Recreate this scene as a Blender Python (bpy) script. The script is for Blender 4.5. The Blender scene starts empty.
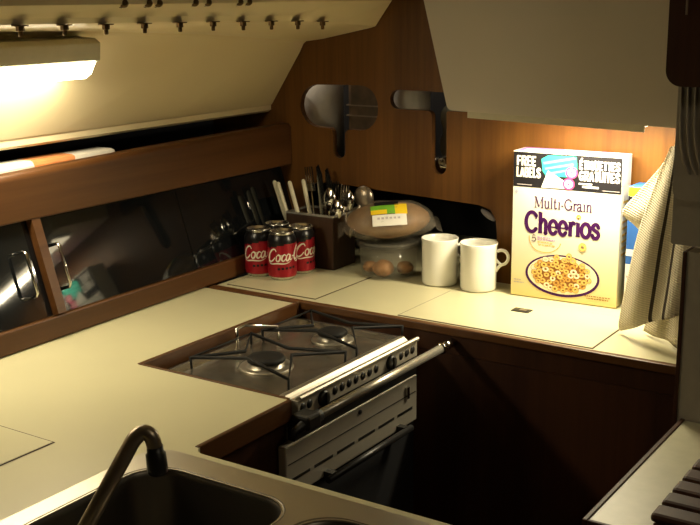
import bpy, bmesh, math, random
from mathutils import Vector, Matrix
random.seed(7)
PI = math.pi
scene = bpy.context.scene
COL = scene.collection

# ------------------------------------------------------------------ materials
def srgb(r, g, b):
    f = lambda c: (c/255/12.92) if c/255 <= .04045 else ((c/255+.055)/1.055)**2.4
    return (f(r), f(g), f(b), 1)
def new_mat(name):
    m = bpy.data.materials.new(name); m.use_nodes = True
    nt = m.node_tree
    return m, nt, nt.nodes['Principled BSDF']
def plain(name, col, rough=.5, metal=0, spec=.5, noise=.06, nscale=40, bump=0, bscale=200, ior=1.5, trans=0, coat=0, alpha=1):
    m, nt, b = new_mat(name)
    b.inputs['Roughness'].default_value = rough; b.inputs['Metallic'].default_value = metal
    b.inputs['Specular IOR Level'].default_value = spec; b.inputs['IOR'].default_value = ior
    b.inputs['Transmission Weight'].default_value = trans; b.inputs['Coat Weight'].default_value = coat
    b.inputs['Alpha'].default_value = alpha
    tc = nt.nodes.new('ShaderNodeTexCoord')
    n = nt.nodes.new('ShaderNodeTexNoise'); n.inputs['Scale'].default_value = nscale; n.inputs['Detail'].default_value = 3
    nt.links.new(tc.outputs['Object'], n.inputs['Vector'])
    r = nt.nodes.new('ShaderNodeValToRGB')
    lo = [c*(1-noise) for c in col[:3]]+[1]; hi = [min(1, c*(1+noise)) for c in col[:3]]+[1]
    r.color_ramp.elements[0].color = lo; r.color_ramp.elements[1].color = hi
    r.color_ramp.elements[0].position = .3; r.color_ramp.elements[1].position = .7
    nt.links.new(n.outputs['Fac'], r.inputs['Fac']); nt.links.new(r.outputs['Color'], b.inputs['Base Color'])
    if bump:
        n2 = nt.nodes.new('ShaderNodeTexNoise'); n2.inputs['Scale'].default_value = bscale
        nt.links.new(tc.outputs['Object'], n2.inputs['Vector'])
        bp = nt.nodes.new('ShaderNodeBump'); bp.inputs['Strength'].default_value = bump; bp.inputs['Distance'].default_value = .003
        nt.links.new(n2.outputs['Fac'], bp.inputs['Height']); nt.links.new(bp.outputs['Normal'], b.inputs['Normal'])
    return m
def wood(name, c1, c2, axis, rough=.35, spec=.4, scale=1.0):
    m, nt, b = new_mat(name)
    tc = nt.nodes.new('ShaderNodeTexCoord'); mp = nt.nodes.new('ShaderNodeMapping')
    s = [60*scale]*3; s[axis] = 2.5*scale
    mp.inputs['Scale'].default_value = s
    nt.links.new(tc.outputs['Object'], mp.inputs['Vector'])
    n = nt.nodes.new('ShaderNodeTexNoise'); n.inputs['Scale'].default_value = 1; n.inputs['Detail'].default_value = 6; n.inputs['Roughness'].default_value = .65
    nt.links.new(mp.outputs['Vector'], n.inputs['Vector'])
    n2 = nt.nodes.new('ShaderNodeTexNoise'); n2.inputs['Scale'].default_value = .22; n2.inputs['Detail'].default_value = 3
    nt.links.new(mp.outputs['Vector'], n2.inputs['Vector'])
    mx = nt.nodes.new('ShaderNodeMath'); mx.operation = 'ADD'
    nt.links.new(n.outputs['Fac'], mx.inputs[0]); nt.links.new(n2.outputs['Fac'], mx.inputs[1])
    mm = nt.nodes.new('ShaderNodeMath'); mm.operation = 'MULTIPLY'; mm.inputs[1].default_value = .5
    nt.links.new(mx.outputs[0], mm.inputs[0])
    r = nt.nodes.new('ShaderNodeValToRGB')
    r.color_ramp.elements[0].color = c1; r.color_ramp.elements[1].color = c2
    r.color_ramp.elements[0].position = .36; r.color_ramp.elements[1].position = .62
    nt.links.new(mm.outputs[0], r.inputs['Fac']); nt.links.new(r.outputs['Color'], b.inputs['Base Color'])
    b.inputs['Roughness'].default_value = rough; b.inputs['Specular IOR Level'].default_value = spec
    return m
def brushed(name, col, rough, axis=0, metal=1):
    m, nt, b = new_mat(name)
    b.inputs['Base Color'].default_value = col; b.inputs['Metallic'].default_value = metal
    tc = nt.nodes.new('ShaderNodeTexCoord'); mp = nt.nodes.new('ShaderNodeMapping')
    s = [400]*3; s[axis] = 12; mp.inputs['Scale'].default_value = s
    nt.links.new(tc.outputs['Object'], mp.inputs['Vector'])
    n = nt.nodes.new('ShaderNodeTexNoise'); n.inputs['Scale'].default_value = 1; n.inputs['Detail'].default_value = 2
    nt.links.new(mp.outputs['Vector'], n.inputs['Vector'])
    r = nt.nodes.new('ShaderNodeMapRange'); r.inputs['To Min'].default_value = rough*.92; r.inputs['To Max'].default_value = rough*1.08
    nt.links.new(n.outputs['Fac'], r.inputs['Value']); nt.links.new(r.outputs['Result'], b.inputs['Roughness'])
    return m
def emit(name, col, strength):
    m, nt, b = new_mat(name)
    b.inputs['Base Color'].default_value = (.9, .9, .85, 1)
    b.inputs['Emission Color'].default_value = col; b.inputs['Emission Strength'].default_value = strength
    return m

M = {}
M['cream'] = plain('cream laminate', (.575, .535, .340, 1), .32, noise=.03, nscale=6)
M['liner'] = plain('cream hull liner', (.84, .71, .455, 1), .34, noise=.03, nscale=5)
M['panel'] = plain('grey beige panel', (.64, .565, .45, 1), .5, noise=.03, nscale=5)
M['grey'] = plain('grey moulding', (.29, .255, .20, 1), .5)
M['dark'] = plain('dark interior', (.012, .012, .014, 1), .7)
M['navy'] = plain('dark navy lining', (.012, .013, .02, 1), .8)
M['black'] = plain('black plastic', (.012, .011, .010, 1), .4)
M['iron'] = plain('blackened iron', (.008, .007, .006, 1), .65, spec=.3)
M['wood_z'] = wood('teak bulkhead', (.098, .038, .008, 1), (.175, .074, .015, 1), 2, .42, .25)
M['wood_y'] = wood('teak beam', (.068, .026, .007, 1), (.112, .045, .013, 1), 1, .4, .3)
M['wood_x'] = wood('teak edging', (.070, .028, .008, 1), (.115, .048, .014, 1), 0, .4, .3)
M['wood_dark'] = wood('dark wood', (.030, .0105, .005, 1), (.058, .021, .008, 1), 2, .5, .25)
M['wood_box'] = wood('caddy wood', (.030, .014, .006, 1), (.060, .027, .012, 1), 2, .5)
M['floor'] = wood('dark sole', (.03, .013, .006, 1), (.06, .025, .01, 1), 1, .5)
M['steel'] = brushed('brushed steel', (.50, .46, .38, 1), .36, 0, .75)
M['steel_y'] = brushed('brushed steel long', (.62, .58, .49, 1), .30, 1, .72)
M['cooktop'] = plain('satin cooktop steel', (.42, .385, .32, 1), .27, .9, noise=.06)
M['rail'] = plain('satin rail steel', (.40, .365, .30, 1), .42, .85)
M['door_steel'] = plain('oven front enamel', (.46, .42, .34, 1), .42, .35, noise=.02)
M['sink'] = brushed('sink steel', (.56, .52, .44, 1), .36, 0)
M['bowl'] = brushed('shaded sink bowl steel', (.20, .18, .15, 1), .42, 1)  # same stainless as the rim, with the bowl's shade put into its colour
M['chrome'] = plain('chrome', (.72, .70, .66, 1), .12, 1, noise=.02)
M['darkchrome'] = plain('smoked chrome', (.36, .30, .23, 1), .33, .8, noise=.02)
M['bronze'] = plain('bronze fitting', (.14, .09, .045, 1), .35, 1)
M['glass_door'] = plain('smoked acrylic', (.007, .008, .009, 1), .045, 0, .5, noise=.3, nscale=4, ior=1.55)
M['white'] = plain('white ceramic', (.80, .78, .70, 1), .15, noise=.01, coat=.3)
M['handle_cream'] = plain('cream plastic', (.72, .66, .48, 1), .4)
M['can_red'] = plain('can red', (.34, .010, .020, 1), .3, .35)
M['can_black'] = plain('can black', (.010, .009, .010, 1), .28, .3)
M['print_cream'] = plain('print silver white', (.78, .70, .56, 1), .4)
M['aluminium'] = plain('aluminium', (.66, .64, .60, 1), .25, 1)
M['bun'] = plain('baked crust', (.30, .13, .035, 1), .6, noise=.3, nscale=50, bump=.3, bscale=150)
M['bread'] = plain('brown bread', (.19, .095, .030, 1), .6, noise=.25, nscale=35)
M['lab_yellow'] = plain('label yellow', (.80, .55, .02, 1), .6, spec=.2)
M['lab_green'] = plain('label green', (.16, .42, .03, 1), .6, spec=.2)
M['lab_white'] = plain('label white', (.75, .72, .66, 1), .6, spec=.2)
M['lab_black'] = plain('label black', (.010, .009, .011, 1), .6, spec=.2)
M['lab_purple'] = plain('print purple', (.05, .004, .075, 1), .6, spec=.2)
M['lab_slate'] = plain('print slate purple', (.075, .03, .09, 1), .6, spec=.2)
M['lab_lilac'] = plain('print lilac', (.40, .20, .52, 1), .6, spec=.2)
M['lab_teal'] = plain('print teal', (.03, .46, .36, 1), .6, spec=.2)
M['lab_teal2'] = plain('print pale teal', (.15, .66, .56, 1), .6, spec=.2)
M['lab_pink'] = plain('print pink', (.72, .05, .17, 1), .6, spec=.2)
M['lab_pale'] = plain('print pale pink', (.85, .55, .58, 1), .6, spec=.2)
M['lab_gold'] = plain('print gold', (.72, .43, .07, 1), .6, spec=.2)
M['lab_ring'] = plain('print cereal', (.80, .52, .14, 1), .6, spec=.2)
M['lab_ring2'] = plain('print toasted cereal', (.62, .33, .07, 1), .6, spec=.2)
M['lab_brown'] = plain('print brown', (.28, .11, .025, 1), .6, spec=.2)
M['lab_milk'] = plain('print milk', (.86, .76, .52, 1), .6, spec=.2)
M['lab_blue'] = plain('print blue', (.03, .11, .36, 1), .6, spec=.2)
M['lab_grey'] = plain('print grey', (.45, .40, .40, 1), .6, spec=.2)
M['orange'] = plain('orange band', (.72, .28, .10, 1), .5)
M['paper'] = plain('white paper', (.78, .74, .66, 1), .6)
M['green_bag'] = plain('green wrapper', (.10, .16, .05, 1), .4)
M['packet_brown'] = plain('brown packet', (.075, .045, .022, 1), .5, noise=.5, nscale=30)
M['towel'] = None
M['packet_string'] = plain('pale string', (.17, .13, .09, 1), .6)
M['side_cream'] = plain('dull cream laminate', (.40, .375, .25, 1), .4)
M['rim_metal'] = plain('caddy rim metal', (.55, .52, .45, 1), .25, .6)
def film(name, col, opacity, rough=.12):
    m, nt, b = new_mat(name)
    b.inputs['Base Color'].default_value = col; b.inputs['Roughness'].default_value = rough
    b.inputs['Specular IOR Level'].default_value = .8
    tc = nt.nodes.new('ShaderNodeTexCoord'); n = nt.nodes.new('ShaderNodeTexNoise'); n.inputs['Scale'].default_value = 38; n.inputs['Detail'].default_value = 3
    nt.links.new(tc.outputs['Object'], n.inputs['Vector'])
    bp = nt.nodes.new('ShaderNodeBump'); bp.inputs['Strength'].default_value = .5; bp.inputs['Distance'].default_value = .004
    nt.links.new(n.outputs['Fac'], bp.inputs['Height']); nt.links.new(bp.outputs['Normal'], b.inputs['Normal'])
    tr = nt.nodes.new('ShaderNodeBsdfTransparent'); mx = nt.nodes.new('ShaderNodeMixShader'); mx.inputs['Fac'].default_value = opacity
    out = nt.nodes['Material Output']
    nt.links.new(tr.outputs[0], mx.inputs[1]); nt.links.new(b.outputs[0], mx.inputs[2]); nt.links.new(mx.outputs[0], out.inputs['Surface'])
    return m
M['film'] = film('clear bag film', (.55, .48, .38, 1), .15, .06)
M['tub'] = film('clear tub plastic', (.40, .37, .30, 1), .11, .08)
M['plastic_bag'] = film('cloudy plastic bag', (.62, .62, .54, 1), .6, .2)
def carton_mat():
    m, nt, b = new_mat('cereal carton print')
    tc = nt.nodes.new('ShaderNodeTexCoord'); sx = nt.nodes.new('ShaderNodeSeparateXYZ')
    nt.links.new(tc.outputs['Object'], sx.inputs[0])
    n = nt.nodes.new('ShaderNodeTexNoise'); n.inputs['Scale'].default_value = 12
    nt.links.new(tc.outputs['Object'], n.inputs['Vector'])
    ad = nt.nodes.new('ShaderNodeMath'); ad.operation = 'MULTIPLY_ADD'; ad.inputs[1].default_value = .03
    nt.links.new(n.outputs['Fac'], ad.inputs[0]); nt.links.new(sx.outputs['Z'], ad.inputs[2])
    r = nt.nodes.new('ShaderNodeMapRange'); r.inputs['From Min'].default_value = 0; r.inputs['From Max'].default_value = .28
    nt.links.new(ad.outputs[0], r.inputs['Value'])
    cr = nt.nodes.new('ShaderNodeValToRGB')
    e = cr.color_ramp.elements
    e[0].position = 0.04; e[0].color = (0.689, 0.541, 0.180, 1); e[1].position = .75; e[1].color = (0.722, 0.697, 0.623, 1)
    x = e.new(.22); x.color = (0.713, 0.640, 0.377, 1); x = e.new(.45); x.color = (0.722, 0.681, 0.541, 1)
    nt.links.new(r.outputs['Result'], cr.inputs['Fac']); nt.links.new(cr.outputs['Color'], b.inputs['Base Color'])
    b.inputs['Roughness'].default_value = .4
    return m
M['carton'] = carton_mat()
def towel_mat(name, col):
    m, nt, b = new_mat(name)
    b.inputs['Roughness'].default_value = .9; b.inputs['Specular IOR Level'].default_value = .1
    tl = nt.nodes.new('ShaderNodeBsdfTranslucent'); ms = nt.nodes.new('ShaderNodeMixShader'); ms.inputs['Fac'].default_value = .35
    nt.links.new(b.outputs[0], ms.inputs[1]); nt.links.new(tl.outputs[0], ms.inputs[2]); nt.links.new(ms.outputs[0], nt.nodes['Material Output'].inputs['Surface'])
    uv = nt.nodes.new('ShaderNodeUVMap')
    hs = []
    for ax, sc in (('X', 26), ('Y', 44)):
        w = nt.nodes.new('ShaderNodeTexWave'); w.bands_direction = ax; w.inputs['Scale'].default_value = sc/6.283*2; w.inputs['Distortion'].default_value = .6
        w.inputs['Detail'].default_value = 1
        nt.links.new(uv.outputs[0], w.inputs['Vector']); hs.append(w)
    mx = nt.nodes.new('ShaderNodeMath'); mx.operation = 'MULTIPLY'
    ad = nt.nodes.new('ShaderNodeMath'); ad.operation = 'MULTIPLY_ADD'; ad.inputs[1].default_value = .35
    nt.links.new(hs[0].outputs['Fac'], ad.inputs[0]); nt.links.new(hs[1].outputs['Fac'], ad.inputs[2])
    bp = nt.nodes.new('ShaderNodeBump'); bp.inputs['Strength'].default_value = .6; bp.inputs['Distance'].default_value = .003
    nt.links.new(ad.outputs[0], bp.inputs['Height']); nt.links.new(bp.outputs['Normal'], b.inputs['Normal'])
    r = nt.nodes.new('ShaderNodeValToRGB')
    r.color_ramp.elements[0].color = [c*.8 for c in col[:3]]+[1]; r.color_ramp.elements[1].color = col
    nt.links.new(ad.outputs[0], r.inputs['Fac']); nt.links.new(r.outputs['Color'], b.inputs['Base Color']); nt.links.new(r.outputs['Color'], tl.inputs['Color'])
    return m
M['towel'] = towel_mat('towel waffle', (.74, .67, .50, 1))
M['towel_dark'] = towel_mat('towel stripe', (.075, .058, .04, 1))
WARM = (1.0, .80, .50, 1)
M['tube_glow'] = emit('lit diffuser', (1.0, .88, .62, 1), 13)
M['strip_glow'] = emit('lit strip diffuser', (1.0, .84, .54, 1), 9)
M['lamp_body'] = plain('lamp body', (.50, .46, .34, 1), .4)

# ------------------------------------------------------------------ mesh builder
class MB:
    def __init__(s): s.bm = bmesh.new(); s.mats = []
    def mi(s, m):
        if m is None: return 0
        if m not in s.mats: s.mats.append(m)
        return s.mats.index(m)
    def face(s, pts, m=None, smooth=False):
        vs = [s.bm.verts.new(p) for p in pts]
        try:
            f = s.bm.faces.new(vs); f.material_index = s.mi(m); f.smooth = smooth
        except ValueError: pass
    def grid(s, rows, m=None, closed=False, smooth=True, mfun=None):
        V = [[s.bm.verts.new(p) for p in r] for r in rows]
        n = len(rows[0])
        for i in range(len(rows)-1):
            for j in range(n if closed else n-1):
                k = (j+1) % n
                try:
                    f = s.bm.faces.new((V[i][j], V[i][k], V[i+1][k], V[i+1][j]))
                    f.material_index = s.mi(mfun(i, j) if mfun else m); f.smooth = smooth
                except ValueError: pass
        return V
    def box(s, x0, x1, y0, y1, z0, z1, m=None, bev=0, rot=None):
        t = bmesh.new(); bmesh.ops.create_cube(t, size=1)
        for v in t.verts:
            v.co = Vector((x0+(x1-x0)*(v.co.x+.5), y0+(y1-y0)*(v.co.y+.5), z0+(z1-z0)*(v.co.z+.5)))
        if bev: bmesh.ops.bevel(t, geom=t.edges[:], offset=bev, segments=2, affect='EDGES', profile=.5)
        if rot: bmesh.ops.transform(t, matrix=rot, verts=t.verts)
        s.merge(t, m)
    def merge(s, t, m=None, smooth=False):
        t.verts.index_update(); mp = {}
        for v in t.verts: mp[v.index] = s.bm.verts.new(v.co)
        for f in t.faces:
            try:
                g = s.bm.faces.new([mp[v.index] for v in f.verts]); g.material_index = s.mi(m); g.smooth = smooth
            except ValueError: pass
        t.free()
    def lathe(s, prof, c=(0, 0, 0), n=32, m=None, mfun=None, axis=None, smooth=True):
        rows = []
        R = axis_mat(axis) if axis else None
        for r, z in prof:
            row = []
            for k in range(n):
                a = 2*PI*k/n; p = Vector((r*math.cos(a), r*math.sin(a), z))
                if R: p = R @ p
                row.append(p+Vector(c))
            rows.append(row)
        V = s.grid(rows, m, True, smooth, mfun)
        for row, (r, z), i in ((V[0], prof[0], 0), (V[-1], prof[-1], len(prof)-2)):
            if r > 1e-5:
                try:
                    f = s.bm.faces.new(row); f.material_index = s.mi(mfun(i, 0) if mfun else m)
                except ValueError: pass
    def tube(s, pts, r, n=10, m=None, cap=True, closed=False):
        P = [Vector(p) for p in pts]; rows = []
        rs = r if isinstance(r, (list, tuple)) else [r]*len(P)
        up = None
        for i, p in enumerate(P):
            a = P[i-1] if (i > 0 or closed) else p
            b = P[(i+1) % len(P)] if (i < len(P)-1 or closed) else p
            d = (b-a).normalized()
            if up is None:
                up = Vector((0, 0, 1)) if abs(d.z) < .9 else Vector((1, 0, 0))
            x = d.cross(up).normalized(); y = x.cross(d).normalized(); up = y
            rows.append([p+(x*math.cos(2*PI*k/n)+y*math.sin(2*PI*k/n))*rs[i] for k in range(n)])
        if closed: rows.append(rows[0])
        V = s.grid(rows, m, True)
        if cap and not closed:
            for row in (V[0], V[-1]):
                try: f = s.bm.faces.new(row); f.material_index = s.mi(m)
                except ValueError: pass
    def poly(s, loops, mapf, d, m=None, medge=None):
        """filled polygon (with holes) in 2D, mapped to 3D and extruded by vector d"""
        t = bmesh.new(); edges = []
        for lp in loops:
            vs = [t.verts.new((p[0], p[1], 0)) for p in lp]
            for i in range(len(vs)): edges.append(t.edges.new((vs[i], vs[(i+1) % len(vs)])))
        bmesh.ops.triangle_fill(t, edges=edges, use_beauty=True)
        t.verts.index_update(); d = Vector(d)
        A = [s.bm.verts.new(Vector(mapf(v.co.x, v.co.y))) for v in t.verts]
        B = [s.bm.verts.new(Vector(mapf(v.co.x, v.co.y))+d) for v in t.verts]
        for f in t.faces:
            ix = [v.index for v in f.verts]
            for L in (A, B):
                g = s.bm.faces.new([L[i] for i in ix]); g.material_index = s.mi(m)
        for e in t.edges:
            if len(e.link_faces) == 1:
                i, j = e.verts[0].index, e.verts[1].index
                g = s.bm.faces.new((A[i], A[j], B[j], B[i])); g.material_index = s.mi(medge or m)
        t.free()
    def sphere(s, c, r, m=None, n=16, sc=(1, 1, 1), fn=None):
        rows = []
        for i in range(n//2+1):
            th = PI*i/(n//2); row = []
            for k in range(n):
                a = 2*PI*k/n; p = Vector((math.sin(th)*math.cos(a)*sc[0], math.sin(th)*math.sin(a)*sc[1], math.cos(th)*sc[2]))*r
                if fn: p = fn(p)
                row.append(p+Vector(c))
            rows.append(row)
        s.grid(rows, m, True)
    def build(s, name, mat=None, parent=None, loc=None, subd=0, bev=0):
        """mesh vertices are given in world space unless parent is set: then relative to the parent"""
        bmesh.ops.remove_doubles(s.bm, verts=s.bm.verts, dist=1e-6)
        bmesh.ops.recalc_face_normals(s.bm, faces=s.bm.faces)
        me = bpy.data.meshes.new(name); s.bm.to_mesh(me); s.bm.free()
        o = bpy.data.objects.new(name, me); COL.objects.link(o)
        for mm in (s.mats or [mat]): me.materials.append(mm)
        if parent: o.parent = parent
        if loc: o.location = loc
        if bev:
            b = o.modifiers.new('bevel', 'BEVEL'); b.width = bev; b.segments = 2; b.limit_method = 'ANGLE'
        if subd:
            b = o.modifiers.new('sub', 'SUBSURF'); b.levels = subd; b.render_levels = subd
        return o
def axis_mat(d):
    return Vector((0, 0, 1)).rotation_difference(Vector(d).normalized()).to_matrix()
def xyz(x, y): return (x, y, 0)
def tag(o, label, cat, group=None):
    o['label'] = label; o['category'] = cat
    if group: o['group'] = group
    return o
def thing(name, label, cat, loc=(0, 0, 0), rz=0, group=None):
    o = bpy.data.objects.new(name, None); COL.objects.link(o); o.empty_display_size = .02
    o.location = loc; o.rotation_euler = (0, 0, rz)
    return tag(o, label, cat, group)
def dup(root, loc, rz=None, label=None, rot=None):
    r = root.copy(); COL.objects.link(r); r.location = loc
    if rz is not None: r.rotation_euler = (0, 0, rz)
    if rot is not None: r.rotation_euler = rot
    if label: r['label'] = label
    for ch in list(root.children):
        c = ch.copy(); COL.objects.link(c); c.parent = r
        for g in ch.children:
            k = g.copy(); COL.objects.link(k); k.parent = c
    return r
def struct(o):
    o['kind'] = 'structure'; return o
def fillet(pts, rad, n=6):
    """round the corners of a polygon; rad is a list or a number"""
    out = []; N = len(pts)
    for i, p in enumerate(pts):
        r = rad[i] if isinstance(rad, (list, tuple)) else rad
        p = Vector(p); a = Vector(pts[i-1]); b = Vector(pts[(i+1) % N])
        if r <= 0: out.append(p[:2]); continue
        u = (a-p).normalized(); v = (b-p).normalized()
        ang = u.angle(v)
        if ang > PI-.02: out.append(p[:2]); continue
        d = r/math.tan(ang/2); c = p+(u+v).normalized()*(r/math.sin(ang/2))
        s = p+u*d; e = p+v*d
        a0 = math.atan2(s.y-c.y, s.x-c.x); a1 = math.atan2(e.y-c.y, e.x-c.x)
        da = (a1-a0+PI) % (2*PI)-PI
        for k in range(n+1):
            t = a0+da*k/n; out.append((c.x+r*math.cos(t), c.y+r*math.sin(t)))
    return out
def V2(*a): return [Vector(p) for p in a]
def smoothpts(pts, n=6):
    """Catmull-Rom through points"""
    P = [Vector(p) for p in pts]; out = []
    for i in range(len(P)-1):
        p0 = P[max(i-1, 0)]; p1 = P[i]; p2 = P[i+1]; p3 = P[min(i+2, len(P)-1)]
        for k in range(n):
            t = k/n
            out.append(.5*((2*p1)+(p2-p0)*t+(2*p0-5*p1+4*p2-p3)*t*t+(3*p1-p0-3*p2+p3)*t**3))
    out.append(P[-1]); return out

# ------------------------------------------------------------------ lettering from strokes
def ribbon(mb, pts, w, mapf, m, caps=True):
    P = [Vector((p[0], p[1])) for p in pts]
    ws = w if isinstance(w, (list, tuple)) else [w]*len(P)
    L = []; Rr = []
    for i, p in enumerate(P):
        d = (P[min(i+1, len(P)-1)]-P[max(i-1, 0)])
        if d.length < 1e-9: d = Vector((1, 0))
        d.normalize(); n = Vector((-d.y, d.x))*ws[i]/2
        L.append(p+n); Rr.append(p-n)
    for i in range(len(P)-1):
        mb.face([mapf(*q) for q in (L[i], Rr[i], Rr[i+1], L[i+1])], m)
    if caps:
        for p, ww in ((P[0], ws[0]), (P[-1], ws[-1])):
            mb.face([mapf(p.x+ww/2*math.cos(a), p.y+ww/2*math.sin(a)) for a in [2*PI*k/8 for k in range(8)]], m)
def disc(mb, c, a, b, mapf, m, n=24, r0=0):
    if r0 == 0:
        mb.face([mapf(c[0]+a*math.cos(t), c[1]+b*math.sin(t)) for t in [2*PI*k/n for k in range(n)]], m)
    else:
        for k in range(n):
            t0 = 2*PI*k/n; t1 = 2*PI*(k+1)/n
            mb.face([mapf(c[0]+a*f*math.cos(t), c[1]+b*f*math.sin(t)) for f, t in ((1, t0), (1, t1), (r0, t1), (r0, t0))], m)
def arc(cx, cy, rx, ry, a0, a1, n=14):
    return [(cx+rx*math.cos(math.radians(a0+(a1-a0)*k/n)), cy+ry*math.sin(math.radians(a0+(a1-a0)*k/n))) for k in range(n+1)]
# glyph = (advance, [(points, kind)]) kind: 0 thick, 1 thin
def serif_glyphs():
    S = lambda x, y, w=.13: ([(x-w, y), (x+w, y)], 1)
    G = {}
    G['C'] = (.80, [(arc(.42, .5, .36, .47, 42, 318), 0), ([(.69, .66), (.69, .94)], 1), ([(.69, .06), (.69, .25)], 1)])
    G['h'] = (.66, [([(.16, 0), (.16, 1.0)], 0), ([(.16, .42), (.24, .60), (.36, .66), (.48, .58), (.5, .42), (.5, 0)], 0), S(.16, .02), S(.5, .02), S(.1, .99, .08)])
    G['e'] = (.60, [(arc(.30, .33, .23, .32, 0, 320), 0), ([(.08, .34), (.53, .34)], 1)])
    G['r'] = (.41, [([(.16, 0), (.16, .66)], 0), ([(.16, .42), (.23, .57), (.31, .64), (.38, .60)], 0), S(.16, .02), S(.1, .65, .08)])
    G['i'] = (.36, [([(.21, 0), (.21, .66)], 0), S(.21, .02), S(.15, .65, .08), ([(.21, .86), (.215, .87), (.22, .86), (.21, .85)], 1)])
    G['o'] = (.64, [(arc(.32, .33, .25, .32, 0, 360, 20), 0)])
    G['s'] = (.52, [([(.44, .52), (.36, .64), (.22, .65), (.11, .55), (.14, .43), (.28, .35), (.42, .27), (.45, .13), (.34, .02), (.18, .02), (.08, .14)], 0)])
    G['M'] = (1.02, [([(.15, 0), (.15, 1)], 1), ([(.15, 1), (.5, .06)], 0), ([(.5, .06), (.85, 1)], 1), ([(.85, 1), (.85, 0)], 0), S(.15, .02), S(.85, .02), S(.1, .98, .1), S(.9, .98, .1)])
    G['u'] = (.66, [([(.14, .66), (.14, .2), (.22, .04), (.34, .02), (.48, .12), (.5, .26)], 0), ([(.5, .66), (.5, 0)], 0), S(.09, .65, .08), S(.45, .65, .08), S(.55, .02, .08)])
    G['l'] = (.32, [([(.16, 0), (.16, 1)], 0), S(.16, .02), S(.1, .99, .08)])
    G['t'] = (.42, [([(.18, .88), (.18, .14), (.26, .03), (.38, .1)], 0), ([(.03, .64), (.38, .64)], 1)])
    G['-'] = (.36, [([(.06, .33), (.28, .33)], 0)])
    G['G'] = (.88, [(arc(.44, .5, .36, .47, 42, 350), 0), ([(.52, .42), (.88, .42)], 1), ([(.76, .42), (.76, .08)], 0), ([(.71, .68), (.71, .94)], 1)])
    G['a'] = (.58, [([(.1, .52), (.18, .64), (.32, .65), (.42, .54), (.42, .12), (.5, .02), (.56, .05)], 0), ([(.42, .38), (.24, .34), (.1, .22), (.12, .05), (.26, .01), (.42, .14)], 0)])
    G['n'] = (.66, [([(.16, 0), (.16, .66)], 0), ([(.16, .42), (.24, .58), (.36, .65), (.48, .58), (.5, .42), (.5, 0)], 0), S(.16, .02), S(.5, .02), S(.1, .65, .08)])
    G['5'] = (.6, [([(.46, .97), (.16, .97)], 0), ([(.16, .97), (.13, .55)], 1), ([(.13, .55), (.3, .62), (.46, .5), (.5, .3), (.4, .08), (.22, .01), (.07, .1)], 0)])
    return G
SERIF = serif_glyphs()
# bold sans capitals for the banner
def sans_glyphs():
    G = {}
    G['F'] = (.52, [([(.1, 0), (.1, 1)], 0), ([(.1, .92), (.46, .92)], 0), ([(.1, .5), (.42, .5)], 0)])
    G['R'] = (.60, [([(.1, 0), (.1, 1)], 0), ([(.1, .92), (.34, .92), (.46, .82), (.46, .62), (.34, .5), (.1, .5)], 0), ([(.3, .5), (.48, 0)], 0)])
    G['E'] = (.54, [([(.1, 0), (.1, 1)], 0), ([(.1, .92), (.46, .92)], 0), ([(.1, .5), (.42, .5)], 0), ([(.1, .08), (.46, .08)], 0)])
    G['L'] = (.50, [([(.1, 0), (.1, 1)], 0), ([(.1, .08), (.44, .08)], 0)])
    G['A'] = (.60, [([(.06, 0), (.28, .95)], 0), ([(.28, .95), (.5, 0)], 0), ([(.14, .3), (.42, .3)], 0)])
    G['B'] = (.60, [([(.1, 0), (.1, 1)], 0), ([(.1, .92), (.34, .92), (.44, .82), (.44, .62), (.32, .52), (.1, .52)], 0), ([(.32, .52), (.48, .4), (.48, .18), (.36, .08), (.1, .08)], 0)])
    G['S'] = (.56, [([(.46, .78), (.38, .92), (.2, .92), (.1, .78), (.14, .6), (.4, .42), (.46, .22), (.36, .08), (.18, .08), (.08, .24)], 0)])
    G['T'] = (.52, [([(.26, 0), (.26, .95)], 0), ([(.04, .92), (.48, .92)], 0)])
    G['I'] = (.24, [([(.12, 0), (.12, 1)], 0)])
    G['Q'] = (.64, [(arc(.3, .5, .2, .42, 0, 360, 18), 0), ([(.34, .22), (.52, -.04)], 0)])
    G['U'] = (.60, [([(.1, 1), (.1, .24), (.2, .08), (.38, .08), (.48, .24), (.48, 1)], 0)])
    G['G'] = (.62, [(arc(.31, .5, .21, .42, 50, 340), 0), ([(.32, .46), (.54, .46)], 0), ([(.5, .46), (.5, .16)], 0)])
    G['\u00c9'] = (.54, G['E'][1]+[([(.2, 1.1), (.38, 1.26)], 0)])
    return G
SANS = sans_glyphs()
def text(mb, s, font, u0, u1, v0, h, mapf, m, thick=.16, thin=.06, slope=0):
    tot = sum(font[c][0] if c != ' ' else .4 for c in s); sx = (u1-u0)/tot; x = 0
    for c in s:
        if c == ' ': x += .4; continue
        adv, strokes = font[c]
        for pts, k in strokes:
            q = smoothpts(pts, 3) if len(pts) > 3 else [Vector(p) for p in pts]
            pp = [(u0+(x+p[0])*sx, v0+p[1]*h+slope*(x+p[0])*sx) for p in q]
            ribbon(mb, pp, (thick if k == 0 else thin)*h, mapf, m, caps=len(pts) > 3)
        x += adv

# ================================================================== THE SETTING
YB = 1.91           # face of the bulkhead
FL = -.90           # cabin sole; the worktop is at z = 0
b = MB(); b.box(-2.0, 1.6, -1.3, 2.4, FL-.04, FL); struct(b.build('floor', M['floor']))
b = MB(); b.box(-1.2, 1.6, -1.3, 2.4, 1.0, 1.03); struct(b.build('ceiling', M['panel']))
b = MB(); b.box(1.6, 1.63, -1.3, 2.4, FL, 1.03); struct(b.build('wall_right', M['wood_dark']))
b = MB(); b.box(-2.0, 1.63, -1.33, -1.3, FL, 1.03); struct(b.build('wall_front', M['wood_dark']))
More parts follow.
